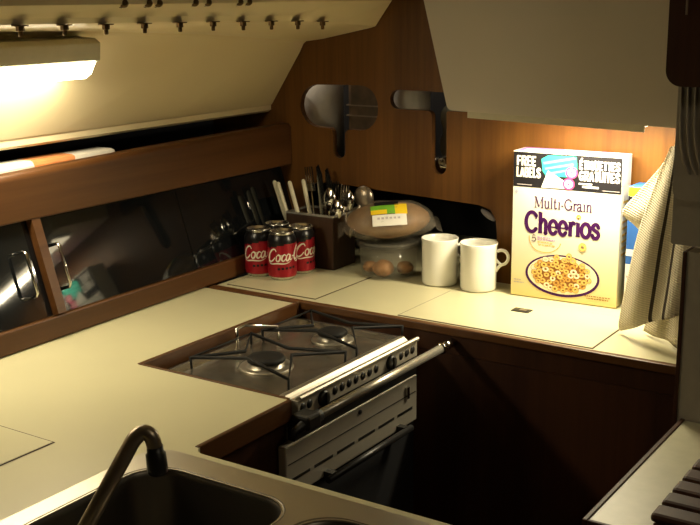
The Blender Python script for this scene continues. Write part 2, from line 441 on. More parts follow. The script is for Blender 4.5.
# bulkhead with its cut-outs
out = [(-1.70, -.03), (-1.40, -.03), (-1.40, .150), (-1.36, .166), (-1.30, .1665), (-1.19, .161), (-.972, .152), (-.945, .145), (-.933, .125), (-.930, .10), (-.929, -.03), (-.20, -.03), (-.20, 1.0), (-1.70, 1.0)]
K = 1.02/1.0
hole1 = fillet([(-1.402, .286), (-1.318, .284), (-1.318, .222), (-1.287, .222), (-1.287, .284), (-1.205, .284), (-1.205, .378), (-1.402, .374)], [.045, .012, .015, .015, .012, .043, .043, .045])
hole2 = fillet([(-1.176, .332), (-1.078, .332), (-1.077, .206), (-1.044, .206), (-1.045, .333), (-.98, .335), (-.98, .369), (-1.176, .371)], [.019, .012, .016, .016, .004, .016, .016, .019])
b = MB(); b.poly([out, hole1, hole2], lambda x, z: (x, YB, z), (0, .014, 0), M['wood_z'], M['wood_x'])
struct(b.build('wall_back', M['wood_z']))
# locker space behind the bulkhead
b = MB()
b.box(-1.75, -.2, 2.27, 2.285, -.05, 1.0); b.box(-1.76, -1.75, 1.925, 2.285, -.05, 1.0); b.box(-.2, -.19, 1.925, 2.285, -.05, 1.0)
b.box(-1.75, -.2, 1.926, 2.27, .172, .184); b.box(-1.75, -.2, 1.926, 2.27, -.045, -.031)
struct(b.build('wall_locker_back', M['dark']))
# hull liner: profile lofted along the boat
def liner_prof(knee, edge):
    return [(-1.492, .314), (-1.484, .318), (-1.484, .328), (-1.480, .332), (-1.402, knee-.020), (-1.392, knee-.003), (-1.384, knee+.003), (-1.34, knee+(edge-knee)*.25), (-1.222, edge-.003), (-1.211, edge), (-1.205, edge+.008), (-1.173, .548), (-1.165, 1.0)]
st = [(-1.3, .545, .545), (.2, .53, .532), (.9, .514, .525), (1.3, .503, .521), (1.6, .488, .517), (1.8, .473, .507), (1.909, .4645, .499)]
rows = []
for y, k, e in st: rows.append([(x, y, z) for x, z in liner_prof(k, e)])
b = MB(); b.grid(rows, M['liner'], smooth=False)
lin = struct(b.build('wall_left', M['liner']))
so = lin.modifiers.new('thick', 'SOLIDIFY'); so.thickness = .006; so.offset = 0
# hollow shelf behind the beam, and the hull behind it
b = MB(); b.box(-1.66, -1.65, -1.3, YB, -.1, .6); b.box(-1.65, -1.456, -1.3, YB, .195, .208); struct(b.build('wall_left_shelf', M['navy']))
b = MB()
rows = [[(-1.456, y, .200), (-1.428, y, .200), (-1.428, y, t-.008), (-1.433, y, t), (-1.456, y, t)] for y, t in ((-1.3, .262), (1.1, .279), (1.5, .287), (YB, .290))]
b.grid(rows, M['wood_y'], True, False)
b.face(rows[-1], M['wood_y']); struct(b.build('trim_1', M['wood_y'], bev=.003))
def skew(y): return -(y-1.2)*.024
b = MB(); rows = [[(x+skew(y), y, z) for x, z in ((-1.425, .001), (-1.387, .001), (-1.387, .040), (-1.425, .040))] for y in (-1.3, 0, YB-.001)]
b.grid(rows, M['wood_y'], True, False); b.face(rows[0], M['wood_y']); b.face(rows[-1], M['wood_y']); struct(b.build('trim_2', M['wood_y'], bev=.003))

# ------------------------------------------------------------------ worktops
wt = thing('worktop', 'long cream laminate worktop along the hull around stove and sink', 'worktop', (0, 0, 0))
outer = fillet([(-1.40, .10), (-1.02, .10), (-1.02, .42), (-.25, .42), (-.25, .953), (-.88, .953), (-.88, 1.163), (-1.181, 1.163), (-1.181, 1.575), (-1.40, 1.575)], [0, 0, .03, .02, .02, .018, .006, .004, 0, 0])
sinkhole = fillet([(-.915, .545), (-.285, .545), (-.285, .928), (-.915, .928)], .03)
b = MB(); b.poly([outer, sinkhole], xyz, (0, 0, -.028), M['cream']); 
b.build('slab', M['cream'], wt)
b = MB()
b.box(-.8865, -.8795, .965, 1.163, -.030, .0012, M['wood_y'], .0015)
b.box(-1.1815, -1.174, 1.164, 1.575, -.027, .0012, M['wood_y'], .0015)
b.box(-1.174, -.8865, 1.1625, 1.169, -.030, .0012, M['wood_x'], .0015)
b.build('edge_trim', M['wood_x'], wt)
rt = thing('worktop', 'cream laminate worktop along the bulkhead with hatch lids', 'worktop', (0, 0, 0))
b = MB(); b.box(-1.392, -.452, 1.598, 2.268, -.028, 0, M['cream']); b.build('slab', M['cream'], rt)
b = MB(); b.box(-1.392, -1.174, 1.576, 1.5975, -.028, .0025, M['wood_x'], .002); b.box(-1.174, -.452, 1.584, 1.5975, -.0125, .0025, M['wood_x'], .002); b.build('edge_trim', M['wood_x'], rt)
b = MB(); b.box(-1.174, -.455, 1.588, 1.5975, -.046, -.0128); b.build('apron', M['wood_dark'], rt)
# hatch lids
def lid(name, label, x0, x1, y0, y1, latch=None):
    t = thing(name, label, 'hatch', ((x0+x1)/2, (y0+y1)/2, 0))
    w = (x1-x0)/2; h = (y1-y0)/2
    b = MB(); b.box(-w, w, -h, h, .0002, .0014, M['cream']); b.build('lid', M['cream'], t)
    b = MB(); e = .0022
    b.box(-w-e, w+e, -h-e, -h, .0002, .0008); b.box(-w-e, w+e, h, h+e, .0002, .0008); b.box(-w-e, -w, -h, h, .0002, .0008); b.box(w, w+e, -h, h, .0002, .0008)
    b.build('seam', M['wood_dark'], t)
    if latch:
        lx, ly = latch[0]-(x0+x1)/2, latch[1]-(y0+y1)/2
        b = MB(); b.box(lx-.017, lx+.017, ly-.011, ly+.011, .0014, .003, M['black'], .0006); b.box(lx-.004, lx+.010, ly-.004, ly+.005, .003, .0036, M['darkchrome']); b.build('latch', M['black'], t)
    return t
lid('hatch_lid', 'wide cream hatch lid with small dark latch in front of cereal box', -.972, -.610, 1.608, 1.80, (-.797, 1.745))
lid('hatch_lid', 'cream hatch lid under the red soda cans', -1.375, -1.163, 1.618, 1.815)
lid('hatch_lid', 'cream hatch lid in the hull side worktop at left of the sink', -1.30, -1.050, .62, .877)
# flush ring pulls
t = thing('ring_pull', 'small round metal ring pull set in the worktop at left edge', 'pull', (-1.288, .966, 0))
b = MB(); b.lathe([(0, .0002), (.013, .0002), (.013, .0016), (.010, .0018), (0, .001)], n=24); b.build('cup', M['darkchrome'], t)
b = MB(); b.tube([(.008*math.cos(a), .008*math.sin(a), .0026) for a in [2*PI*k/16 for k in range(16)]], .001, 6, closed=True); b.build('ring', M['chrome'], t)

# base cabinets (dark fronts under the worktops)
Z = -FL
t = thing('base_cabinet', 'dark cabinet base behind the stove along the hull', 'cabinet', (0, 0, FL))
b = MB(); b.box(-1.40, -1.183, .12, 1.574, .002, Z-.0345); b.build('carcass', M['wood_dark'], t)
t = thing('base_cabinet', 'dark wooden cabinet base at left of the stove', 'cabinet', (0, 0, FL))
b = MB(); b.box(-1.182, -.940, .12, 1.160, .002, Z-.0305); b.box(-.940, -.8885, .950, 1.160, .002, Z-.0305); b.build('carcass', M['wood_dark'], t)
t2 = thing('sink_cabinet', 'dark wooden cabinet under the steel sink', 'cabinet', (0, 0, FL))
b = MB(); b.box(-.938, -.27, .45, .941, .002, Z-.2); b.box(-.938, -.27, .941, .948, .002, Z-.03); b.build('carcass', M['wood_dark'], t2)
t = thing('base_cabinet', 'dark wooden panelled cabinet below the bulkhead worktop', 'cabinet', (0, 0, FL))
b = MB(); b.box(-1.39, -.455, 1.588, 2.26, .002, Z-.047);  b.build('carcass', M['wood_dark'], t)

# ------------------------------------------------------------------ lockers with smoked doors
def lean(z, y=1.2):  # x of door plane at height z
    return -1.393+skew(y)-(z-.04)*.318
lk = thing('side_locker', 'low hull side locker with smoked glossy doors under the wooden beam', 'locker', (-1.40, 1.2, .04))
def LR(p): return (p[0]+1.40, p[1]-1.2, p[2]-.04)
def leanbox(mb, y0, y1, z0, z1, d0, d1, m=None):
    P = [[(lean(z, y)+d*.953, y, z+d*.303) for (z, d) in ((z0, d0), (z0, d1), (z1, d1), (z1, d0))] for y in (y0, y1)]
    P = [[LR(p) for p in r] for r in P]
    mb.grid(P, m, True, False); mb.face(P[0], m); mb.face(P[1][::-1], m)
for y0, y1, hy in ((-.2, 1.186, 1.150), (1.206, 1.556, 1.222), (1.558, YB-.002, None)):
    b = MB(); leanbox(b, y0, y1, .041, .200, -.004, 0); d = b.build('door', M['glass_door'], lk)
    if hy:
        b = MB(); z0, z1 = .078, .150
        pts = []
        for z, dd in ((z0, 0), (z0, .018), (z0+.004, .022), (z1-.004, .022), (z1, .018), (z1, 0)): pts.append(LR((lean(z, hy)+dd*.953, hy, z+dd*.303)))
        b.tube(pts, .0028, 8); b.build('handle', M['chrome'], d)
b = MB(); leanbox(b, 1.187, 1.205, .041, .200, -.006, .014); b.build('post', M['wood_y'], lk)
b = MB(); leanbox(b, -.2, YB-.002, .041, .199, -.02, -.012); b.build('back', M['dark'], lk)

# ------------------------------------------------------------------ strip light on the liner
sl = thing('strip_light', 'cream strip light glowing on the sloping liner at top left', 'light', (-1.37, 1.0, .46))
sec = [(-1.405, .497), (-1.352, .493), (-1.341, .486), (-1.344, .457), (-1.424, .430)]
dif = [(-1.3435, .4565), (-1.356, .436), (-1.37, .428), (-1.424, .4295)]
def ext(mb, prof, y0, y1, off, taper=0):
    r = [[(x-off[0], y0-off[1], z-off[2]) for x, z in prof], [(x-off[0], y1-off[1], z-off[2]) for x, z in prof]]
    mb.grid(r, None, True, False); mb.face(r[0]); mb.face(r[1][::-1])
o = (-1.37, 1.0, .46)
b = MB(); ext(b, sec, .70, 1.283, o); b.build('housing', M['lamp_body'], sl, bev=.002)
b = MB(); ext(b, dif, .705, 1.272, o); b.build('diffuser', M['tube_glow'], sl)

# bolts
bp = None
ys = [1.006, 1.084, 1.163, 1.243, 1.322, 1.402, 1.48, 1.558, 1.636, 1.714]
zs = [.521, .520, .519, .5185, .518, .5175, .516, .515, .5135, .511]
ords = ['first', 'second', 'third', 'fourth', 'fifth', 'sixth', 'seventh', 'eighth', 'ninth', 'tenth']
for i, (y, z) in enumerate(zip(ys, zs)):
    lab = 'dark track bolt hanging under the deck edge, %s from the left of ten' % ords[i]
    if bp is None:
        bp = thing('bolt', lab, 'bolt', (-1.203, y, z), 0, 'bolts under the deck edge')
        b = MB(); b.lathe([(0, .0), (.0115, .0), (.0115, -.0016), (0, -.0016)], n=18); b.build('washer', M['bronze'], bp)
        b = MB(); b.lathe([(0, -.0016), (.0058, -.0016), (.0058, -.0076), (.005, -.0084), (0, -.0084)], n=6, smooth=False); b.build('nut', M['bronze'], bp)
        b = MB(); b.lathe([(0, -.0084), (.0032, -.0084), (.0032, -.0145), (.0022, -.0155), (0, -.0155)], n=10); b.build('shank', M['bronze'], bp)
    else: dup(bp, (-1.203, y, z), 0, lab)
cn = None
for i, (y, lab) in enumerate(((1.172, 'leftmost'), (1.222, 'second'), (1.244, 'third'), (1.325, 'fourth'), (1.356, 'fifth'), (1.435, 'sixth'), (1.458, 'rightmost'))):
    lab = 'domed nut on the deck fascia above the track bolts, %s of seven' % (lab if lab.endswith('most') else lab+' from left')
    if cn is None:
        cn = thing('cap_nut', lab, 'nut', (-1.178, y, .5495), 0, 'domed nuts on the deck fascia')
        b = MB(); b.lathe([(0, 0), (.0085, 0), (.0085, .002), (0, .002)], n=16, axis=(1, 0, -.35)); b.build('washer', M['bronze'], cn)
        b = MB(); b.lathe([(.0068, .002), (.0068, .006), (.005, .010), (.002, .0125), (0, .0128)], n=12, axis=(1, 0, -.35)); b.build('dome', M['bronze'], cn)
    else: dup(cn, (-1.178, y, .5495), 0, lab)

# packet behind the beam
t = thing('packet', 'white packet with an orange band lying on the shelf behind the beam', 'packet', (-1.50, 1.2, .208))
b = MB(); b.box(-.028, .024, -.35, .236, .0, .080, M['paper'], .008); b.build('wrapper', M['paper'], t)
b = MB(); b.box(-.0285, .0245, .035, .140, -.0003, .0806, M['orange'], .008); b.build('band', M['orange'], t)

# ------------------------------------------------------------------ stove
sv = thing('stove', 'stainless steel two burner stove with oven set in the worktop recess', 'stove', (-1.03, 1.37, -.42))
def S(*p): return (p[0]+1.03, p[1]-1.37, p[2]+.42)
def sbox(mb, x0, x1, y0, y1, z0, z1, m=None, bev=0): mb.box(x0+1.03, x1+1.03, y0-1.37, y1-1.37, z0+.42, z1+.42, m, bev)
b = MB(); sbox(b, -1.165, -.884, 1.178, 1.500, -.42, -.032, M['steel'], .003); b.build('body', M['steel'], sv)
b = MB()
# cooktop tray with raised rim
rim = fillet([(-1.168, 1.180), (-.918, 1.180), (-.918, 1.560), (-1.168, 1.560)], .02)
inn = fillet([(-1.158, 1.190), (-.926, 1.190), (-.926, 1.550), (-1.158, 1.550)], .016)
flr = fillet([(-1.148, 1.200), (-.935, 1.200), (-.935, 1.540), (-1.148, 1.540)], .012)
b.grid([[S(x, y, z) for x, y in L] for L, z in ((rim, -.034), (rim, -.021), (inn, -.020), (flr, -.027))], M['cooktop'], True)
b.face([S(x, y, -.027) for x, y in flr], M['cooktop']); b.build('cooktop', M['cooktop'], sv)
b = MB()
prof = [(-.916, -.034), (-.916, -.008), (-.912, -.002), (-.906, .0005), (-.900, .0005), (-.896, -.003), (-.892, -.006), (-.882, -.002), (-.877, .0035), (-.873, .0045), (-.870, .002), (-.870, -.002), (-.878, -.004), (-.884, -.034)]
r = [[S(x, y, z) for x, z in prof] for y in (1.172, 1.505)]
b.grid(r, None, True, False); b.face(r[0]); b.face(r[1][::-1]); b.build('front_rail', M['rail'], sv, bev=.001)
for (bx, by, br) in ((-1.050, 1.322, .031), (-1.040, 1.497, .026)):
    b = MB(); b.lathe([(br*1.45, -.0268), (br*1.4, -.0245), (br*1.1, -.0255), (br*.92, -.024), (br*.92, -.016), (0, -.016)], S(bx, by, 0), 28); bn = b.build('burner', M['steel'], sv)
    b = MB(); b.lathe([(0, -.016), (br, -.016), (br*1.02, -.0125), (br*.9, -.009), (br*.4, -.0075), (0, -.007)], S(bx, by, 0), 28); b.build('cap', M['iron'], bn)
for cy, ry, cx, br in ((1.322, .083, -1.045, .036), (1.497, .078, -1.040, .032)):
    b = MB(); zt = -.006; rx = .098; loop = []
    for k, (sx, sy) in enumerate(((-1, -1), (1, -1), (1, 1), (-1, 1))):
        loop.append((cx+sx*rx, cy+sy*ry*.93, zt))
        nx, ny = ((0, -1), (1, 0), (0, 1), (-1, 0))[k]
        loop.append((cx+nx*br*1.05+ny*.012, cy+ny*br*1.05+nx*.012, zt+.003))
        b.tube([S(cx+sx*rx, cy+sy*ry*.93, zt), S(cx+sx*rx*.99, cy+sy*ry*.92, -.026)], .0021, 6)
    b.tube([S(*q) for q in loop], .0030, 6, closed=True)
    for sx in (-1, 1): b.tube([S(cx+sx*rx, cy+.93*ry, zt), S(cx+sx*rx, cy-.93*ry, zt)], .0018, 6) if sx < 0 else None
    b.build('pan_support', M['iron'], sv)
b = MB()
b.tube([S(*p) for p in [(-1.150, 1.372, -.025), (-1.152, 1.372, .007), (-1.150, 1.392, .009), (-1.118, 1.440, .000), (-1.116, 1.442, -.024)]], .0030, 8)
b.build('pot_clamp', M['chrome'], sv)
b = MB(); sbox(b, -.886, -.874, 1.1695, 1.503, -.028, -.003, M['door_steel']); cp = b.build('control_panel', M['door_steel'], sv)
b = MB()
for y in [1.181, 1.197]+[1.262+.019*k for k in range(7)]+[1.452, 1.470, 1.488]:
    b.lathe([(0, .0), (.0066, .0), (.0066, .0006), (0, .0006)], S(-.874, y, -.0145), 14, axis=(1, 0, 0))
b.build('vent_hole', M['black'], cp)['kind'] = 'stuff'
for y in (1.230, 1.418):
    b = MB(); b.lathe([(.012, 0), (.012, .005), (.010, .007), (0, .007)], S(-.874, y, -.016), 20, axis=(1, 0, 0)); sbox(b, -.868, -.864, y-.0022, y+.0022, -.026, -.006); b.build('knob', M['black'], cp)
b = MB(); sbox(b, -.886, -.8745, 1.160, 1.503, -.060, -.0285, M['black']); b.build('shadow_plate', M['black'], sv)  # flush black plate painting the shadow between bar and oven door
b = MB(); sbox(b, -.886, -.872, 1.135, 1.500, -.140, -.060, M['door_steel'], .002); sbox(b, -.8722, -.8714, 1.140, 1.495, -.0890, -.0875, M['black'])
d = b.build('oven_door', M['door_steel'], sv)
for k in range(6):
    b = MB(); y = 1.145+k*.0585; sbox(b, -.8722, -.8714, y, y+.047, -.1160, -.1115, M['black']); b.build('vent_slot', M['black'], d)
b = MB(); sbox(b, -.8735, -.868, 1.462, 1.470, -.092, -.072, M['chrome']); b.build('door_catch', M['chrome'], d)
b = MB(); b.lathe([(.004, 0), (.004, .002), (0, .002)], S(-.872, 1.325, -.069), 12, axis=(1, 0, 0)); b.build('screw', M['black'], d)
b = MB(); b.tube([S(-.856, 1.215, -.136), S(-.856, 1.455, -.136)], .0055, 10)
for y in (1.232, 1.440): sbox(b, -.874, -.856, y-.006, y+.006, -.142, -.130)
b.build('oven_handle', M['black'], d)
b = MB(); sbox(b, -.886, -.880, 1.160, 1.503, -.40, -.1405, M['dark']); b.build('lower_panel', M['dark'], sv)
# crash bar
cb = thing('safety_bar', 'polished steel bar across the front of the stove', 'bar', (-.8505, 1.370, -.0235))
b = MB(); b.tube([(0, -.192, 0), (0, .180, 0)], .0072, 16); b.build('tube', M['steel_y'], cb)
b = MB(); b.lathe([(.0, 0), (.010, 0), (.010, .006), (.0, .006)], (0, .172, 0), 16, axis=(0, 1, 0)); b.lathe([(0, 0), (.0078, 0), (.0078, .034), (0, .034)], (0, .180, 0), 16, axis=(0, 1, 0)); b.build('end_cap', M['chrome'], cb)
b = MB(); b.box(-.021, .010, -.222, -.190, -.011, .010, M['black'], .004); b.tube([(0, -.182, 0), (0, -.210, -.002), (-.004, -.236, -.008), (-.006, -.240, -.018)], [.0095, .0095, .006, .005], 10); b.build('bracket', M['black'], cb)

# ------------------------------------------------------------------ sink and tap
sk = thing('sink', 'stainless steel double bowl sink let into the worktop', 'sink', (-.6, .74, 0))
def K2(p): return [(x+.6, y-.74) for x, y in p]
rimo = K2(fillet([(-.925, .535), (-.275, .535), (-.275, .938), (-.925, .938)], .035))
bowl1 = fillet([(-.893, .662), (-.672, .662), (-.672, .896), (-.893, .896)], .048, 10)
bowl2 = fillet([(-.645, .662), (-.330, .662), (-.330, .896), (-.645, .896)], .048, 10)
b = MB(); b.poly([rimo, K2(bowl1), K2(bowl2)], lambda x, y: (x, y, .0030), (0, 0, -.0026), M['sink']); b.build('rim', M['sink'], sk)
for nm, bw in (('bowl', bowl1), ('bowl', bowl2)):
    cx = sum(p[0] for p in bw)/len(bw); cy = sum(p[1] for p in bw)/len(bw)
    def sc(f, z): return [(cx+(x-cx)*f+.6, cy+(y-cy)*f-.74, z) for x, y in bw]
    b = MB(); rows = [sc(1.035, .0034), sc(1.02, .0034), sc(1.0, .001), sc(.985, -.006), sc(.965, -.12), sc(.93, -.142), sc(.80, -.150), sc(.2, -.154)]
    b.grid(rows, M['bowl'], True); b.face(rows[-1], M['bowl']); b.build(nm, M['bowl'], sk)
    b = MB(); b.lathe([(.0, -.1525), (.020, -.1525), (.024, -.1505), (.026, -.151)], (cx+.6, cy-.74, 0), 20); b.build('drain', M['darkchrome'], sk)
tp = thing('faucet', 'dark chrome tap with bent spout over the sink bowl', 'faucet', (-.757, .628, .003))
def T(x, y, z): return (x+.757, y-.628, z-.003)
b = MB(); b.lathe([(0, 0), (.019, 0), (.019, .006), (.013, .012), (.012, .022), (.0095, .026), (0, .026)], n=24); b.build('base', M['darkchrome'], tp)
pk = [T(-.757, .628, .02)]+smoothpts([T(-.7450, .714, .1185), T(-.7425, .7225, .1290), T(-.7365, .7290, .1345), T(-.7300, .7325, .1305), T(-.7270, .7335, .1195)], 6)
b = MB(); b.tube(pk, .0080, 16); b.build('spout', M['darkchrome'], tp)
b = MB(); b.lathe([(.0, .0), (.0084, .0), (.0084, -.006), (.0102, -.008), (.0106, -.022), (.0100, -.028), (.008, -.030), (0, -.030)], T(-.7270, .7338, .1205), 20, axis=(-.06, -.03, 1)); b.build('aerator', M['black'], tp)

# ------------------------------------------------------------------ cans
script = {}
def coca(mb, mapf, m, u0, v0, h):
    """flowing script word"""
    C = [(.92, .80), (.80, .98), (.58, .96), (.30, .72), (.12, .36), (.14, .08), (.34, -.02), (.60, .10), (.78, .30)]
    o = [(.22, .52), (.08, .38), (.06, .14), (.18, .0), (.34, .1), (.42, .34), (.34, .5), (.22, .52), (.40, .44), (.52, .46)]
    c = [(.42, .42), (.30, .52), (.14, .40), (.06, .16), (.16, .0), (.32, .08), (.46, .26)]
    a = [(.40, .46), (.24, .52), (.08, .34), (.06, .08), (.18, .0), (.32, .16), (.42, .46), (.40, .12), (.50, .02), (.62, .16)]
    l = [(.10, .20), (.34, .60), (.42, .92), (.32, .98), (.20, .62), (.14, .20), (.22, .0), (.40, .14)]
    hy = [(.0, .30), (.16, .32)]
    seq = [(C, 0.0, 1.25), (o, .86, 1), (c, 1.34, 1), (a, 1.74, 1), (hy, 2.34, 1), (C, 2.50, 1.25), (o, 3.36, 1), (l, 3.84, 1), (a, 4.16, 1)]
    for pts, x, wf in seq:
        q = smoothpts(pts, 5)
        n = len(q)
        ws = [h*.105*wf*(.55+.65*math.sin(PI*min(1, max(0, k/(n-1))))) for k in range(n)]
        ribbon(mb, [(u0+(x+p.x)*h*.92, v0+p.y*h+(x+p.x)*h*.06) for p in q], ws, mapf, m)
    for x in (0., 2.5):
        q = smoothpts([(x+.10, -.02), (x+.4, -.20), (x+1.0, -.16), (x+1.7, -.22), (x+2.2, -.08)], 5)
        ws = [h*.02+h*.09*math.sin(PI*k/(len(q)-1)) for k in range(len(q))]
        ribbon(mb, [(u0+p.x*h*.92, v0+p.y*h+p.x*h*.06) for p in q], ws, mapf, m)
CR, CH = .0292, .098
can0 = None
cans = [((-1.312, 1.714), 0.0, 'red and black soda can in front of the other three cans'),
        ((-1.3695, 1.712), -.12, 'red and black soda can at the left of the cluster beside the wooden trim'),
        ((-1.3105, 1.7755), .72, 'red and black soda can at the right of the cluster next to cutlery caddy'),
        ((-1.3695, 1.7735), .3, 'soda can at the back of the cluster, mostly hidden by the other cans')]
for (x, y), rz, lab in cans:
    if can0 is None:
        can0 = thing('soda_can', lab, 'can', (x, y, .0016), rz, 'red and black soda cans')
        prof = [(CR*.70, .004), (CR*.74, .0), (CR*.80, .0), (CR*.97, .007), (CR, .012)]+[(CR, .012+.066*k/22) for k in range(1, 23)]+[(CR*.985, .081), (CR*.93, .0865), (CR*.86, .0905), (CR*.83, .092)]
        n = 64
        def mf(i, j):
            zz = prof[i][1]; a = 2*PI*(j+.5)/n
            if zz < .0065: return M['aluminium']
            ang = (a-math.radians(-53)+PI) % (2*PI)-PI      # 0 at the side facing the camera
            lim = .0690+.006*math.sin(ang*1.0+.35)
            return M['can_red'] if zz < lim else M['can_black']
        b = MB(); b.lathe(prof, n=n, mfun=mf); b.build('body', None, can0)
        b = MB(); b.lathe([(CR*.83, .0915), (CR*.86, .0935), (CR*.87, .0965), (CR*.85, .098), (CR*.81, .0975), (CR*.78, .0935), (CR*.74, .0930), (0, .0930)], n=40); ld = b.build('lid', M['aluminium'], can0)
        b = MB(); b.poly([fillet([(-.006, -.002), (.006, -.002), (.006, .014), (-.006, .014)], .004), fillet([(-.003, .006), (.003, .006), (.003, .012), (-.003, .012)], .002)], lambda u, v: (u, v, .0942), (0, 0, .0008)); b.lathe([(0, .0930), (.002, .0930), (.002, .0952), (0, .0952)], (0, .001, 0), 10); b.build('pull_tab', M['aluminium'], ld)
        b = MB()
        def cm(u, v): a = math.radians(-53-78)+u/CR; return ((CR+.00025)*math.cos(a), (CR+.00025)*math.sin(a), v)
        coca(b, cm, M['print_cream'], .006, .0385, .0255)
        b.build('script_lettering', M['print_cream'], can0)
        b = MB()
        for k in range(5):
            u = .030+k*.008
            ribbon(b, [(u, .0245+.0006*k), (u+.0055, .0245+.0006*k)], .0045, cm, M['can_black'], False)
        b.build('small_print', M['can_black'], can0)
    else: dup(can0, (x, y, .0016), rz, lab)

# ------------------------------------------------------------------ cutlery caddy
cd = thing('cutlery_caddy', 'dark wooden cutlery caddy with a metal rim beside the cans', 'caddy', (-1.32, 1.8625, .0))
x0, x1, y0, y1 = -.060, .060, -.0425, .0405
b = MB()
b.box(x0, x1, y0, y0+.006, 0.0003, .111); b.box(x0, x1, y1-.006, y1, 0.0003, .111); b.box(x0, x0+.006, y0+.006, y1-.006, 0.0003, .111); b.box(x1-.006, x1, y0+.006, y1-.006, 0.0003, .111); b.box(x0+.006, x1-.006, y0+.006, y1-.006, .0003, .006)
b.build('box', M['wood_box'], cd, bev=.001)
b = MB(); b.poly([fillet([(x0-.001, y0-.001), (x1+.001, y0-.001), (x1+.001, y1+.001), (x0-.001, y1+.001)], .004), fillet([(x0+.005, y0+.005), (x1-.005, y0+.005), (x1-.005, y1-.005), (x0+.005, y1-.005)], .004)], lambda u, v: (u, v, .1113), (0, 0, .0040)); b.build('rim', M['rim_metal'], cd)
def cutlery(name, label, px, py, tilt, az, length, kind, group, mat):
    """a piece standing in the caddy, handle down unless it is a handled knife"""
    d = Vector((math.sin(tilt)*math.cos(az), math.sin(tilt)*math.sin(az), math.cos(tilt)))
    q = Vector((0, 0, 1)).rotation_difference(d)
    base = Vector((px, py, .008))
    t = thing(name, label, kind, base, 0, group); t.rotation_mode = 'XYZ'
    t.rotation_euler = q.to_euler()
    L = length
    if kind == 'knife' and mat == 'cream':
        b = MB(); b.box(-.0007, .0007, -.008, .008, 0.004, L*.5, M['chrome'], .0003); b.build('blade', M['chrome'], t)
        b = MB(); b.tube([(0, 0, L*.5), (0, 0, L*.6), (0, 0, L*.85), (0, 0, L*.98), (0, 0, L)], [.0035, .0046, .0048, .0046, .002], 10); b.build('handle', M['handle_cream'], t)
    elif kind == 'knife':
        b = MB(); b.tube([(0, 0, 0.003), (0, 0, L*.4)], [.004, .003], 8); b.build('handle', M['chrome'], t)
        b = MB(); b.poly([[(-.007, L*.4), (.004, L*.4), (.008, L*.6), (.007, L*.9), (.0, L), (-.007, L*.97)]], lambda u, v: (u, -.0006, v), (0, .0012, 0)); b.build('blade', M['chrome'], t)
    elif kind == 'spoon':
        b = MB(); b.tube([(0, 0, 0.003), (0, 0, L*.3), (0, .001, L*.72)], [.0045, .0028, .002], 8); b.build('handle', M['chrome'], t)
        rows = []
        for i in range(9):
            f = i/8; w = .0165*math.sin(PI*(f*.93+.04))**.7; z = L*.70+f*L*.30
            rows.append([(w*s, -.006*(1-s*s)*math.sin(PI*f), z) for s in (-1, -.6, -.2, .2, .6, 1)])
        b = MB(); b.grid(rows); o = b.build('spoon_bowl', M['chrome'], t); m = o.modifiers.new('t', 'SOLIDIFY'); m.thickness = .0012
    elif kind == 'fork':
        b = MB(); b.tube([(0, 0, 0.003), (0, 0, L*.3), (0, .001, L*.74)], [.0045, .0028, .002], 8); b.build('handle', M['chrome'], t)
        b = MB(); b.box(-.011, .011, -.001, .001, L*.73, L*.82, None, .0008)
        for s in (-.0088, -.003, .003, .0088): b.box(s-.0013, s+.0013, -.001, .001, L*.81, L)
        b.build('tines', M['chrome'], t)
    elif kind == 'ladle':
        b = MB(); b.tube([(0, 0, 0.003), (0, 0, L*.8)], [.005, .003], 8); b.build('handle', M['darkchrome'], t)
        b = MB(); b.sphere((0, .006, L*.86), .024, None, 16, (1, .5, 1)); b.build('ladle_bowl', M['darkchrome'], t)
    return t
X0, Y0 = -1.32, 1.8625
gk = 'cream handled knives in the caddy'
cutlery('knife', 'cream handled knife leaning furthest left in the cutlery caddy', X0-.048, Y0-.018, .30, 3.4, .176, 'knife', gk, 'cream')
cutlery('knife', 'cream handled knife second from left in the cutlery caddy', X0-.036, Y0-.024, .30, 3.35, .174, 'knife', gk, 'cream')
cutlery('knife', 'cream handled knife third from left in the cutlery caddy', X0-.014, Y0-.020, .26, 3.4, .176, 'knife', gk, 'cream')
cutlery('knife', 'cream handled knife nearest the middle of the cutlery caddy', X0-.002, Y0-.004, .22, 3.2, .176, 'knife', gk, 'cream')
gs = 'steel cutlery in the caddy'
cutlery('knife', 'bright steel table knife standing tallest in the cutlery caddy', X0+.006, Y0+.012, .10, 3.0, .204, 'knife', gs, 'steel')
cutlery('knife', 'steel table knife just right of the tallest one in the caddy', X0+.014, Y0+.020, .05, 3.0, .196, 'knife', gs, 'steel')
cutlery('fork', 'steel fork standing behind the cream knives in the caddy', X0-.020, Y0+.018, .13, 3.0, .196, 'fork', gs, 'steel')
cutlery('fork', 'steel fork near the middle of the caddy', X0+.020, Y0+.004, .08, .4, .172, 'fork', gs, 'steel')
cutlery('spoon', 'steel spoon with a bright bowl in the middle of the caddy', X0+.024, Y0-.012, .05, .3, .160, 'spoon', gs, 'steel')
cutlery('spoon', 'steel spoon with pale bowl at the front right of the caddy', X0+.042, Y0-.022, .12, .0, .140, 'spoon', gs, 'steel')
cutlery('spoon', 'steel spoon at the right end of the caddy', X0+.046, Y0+.004, .14, .2, .158, 'spoon', gs, 'steel')
cutlery('fork', 'steel fork leaning right at the end of the caddy', X0+.044, Y0+.010, .16, -.6, .170, 'fork', gs, 'steel')
cutlery('ladle', 'dark steel ladle leaning far right out of the caddy', X0+.036, Y0+.024, .38, -.05, .175, 'ladle', None, 'steel')

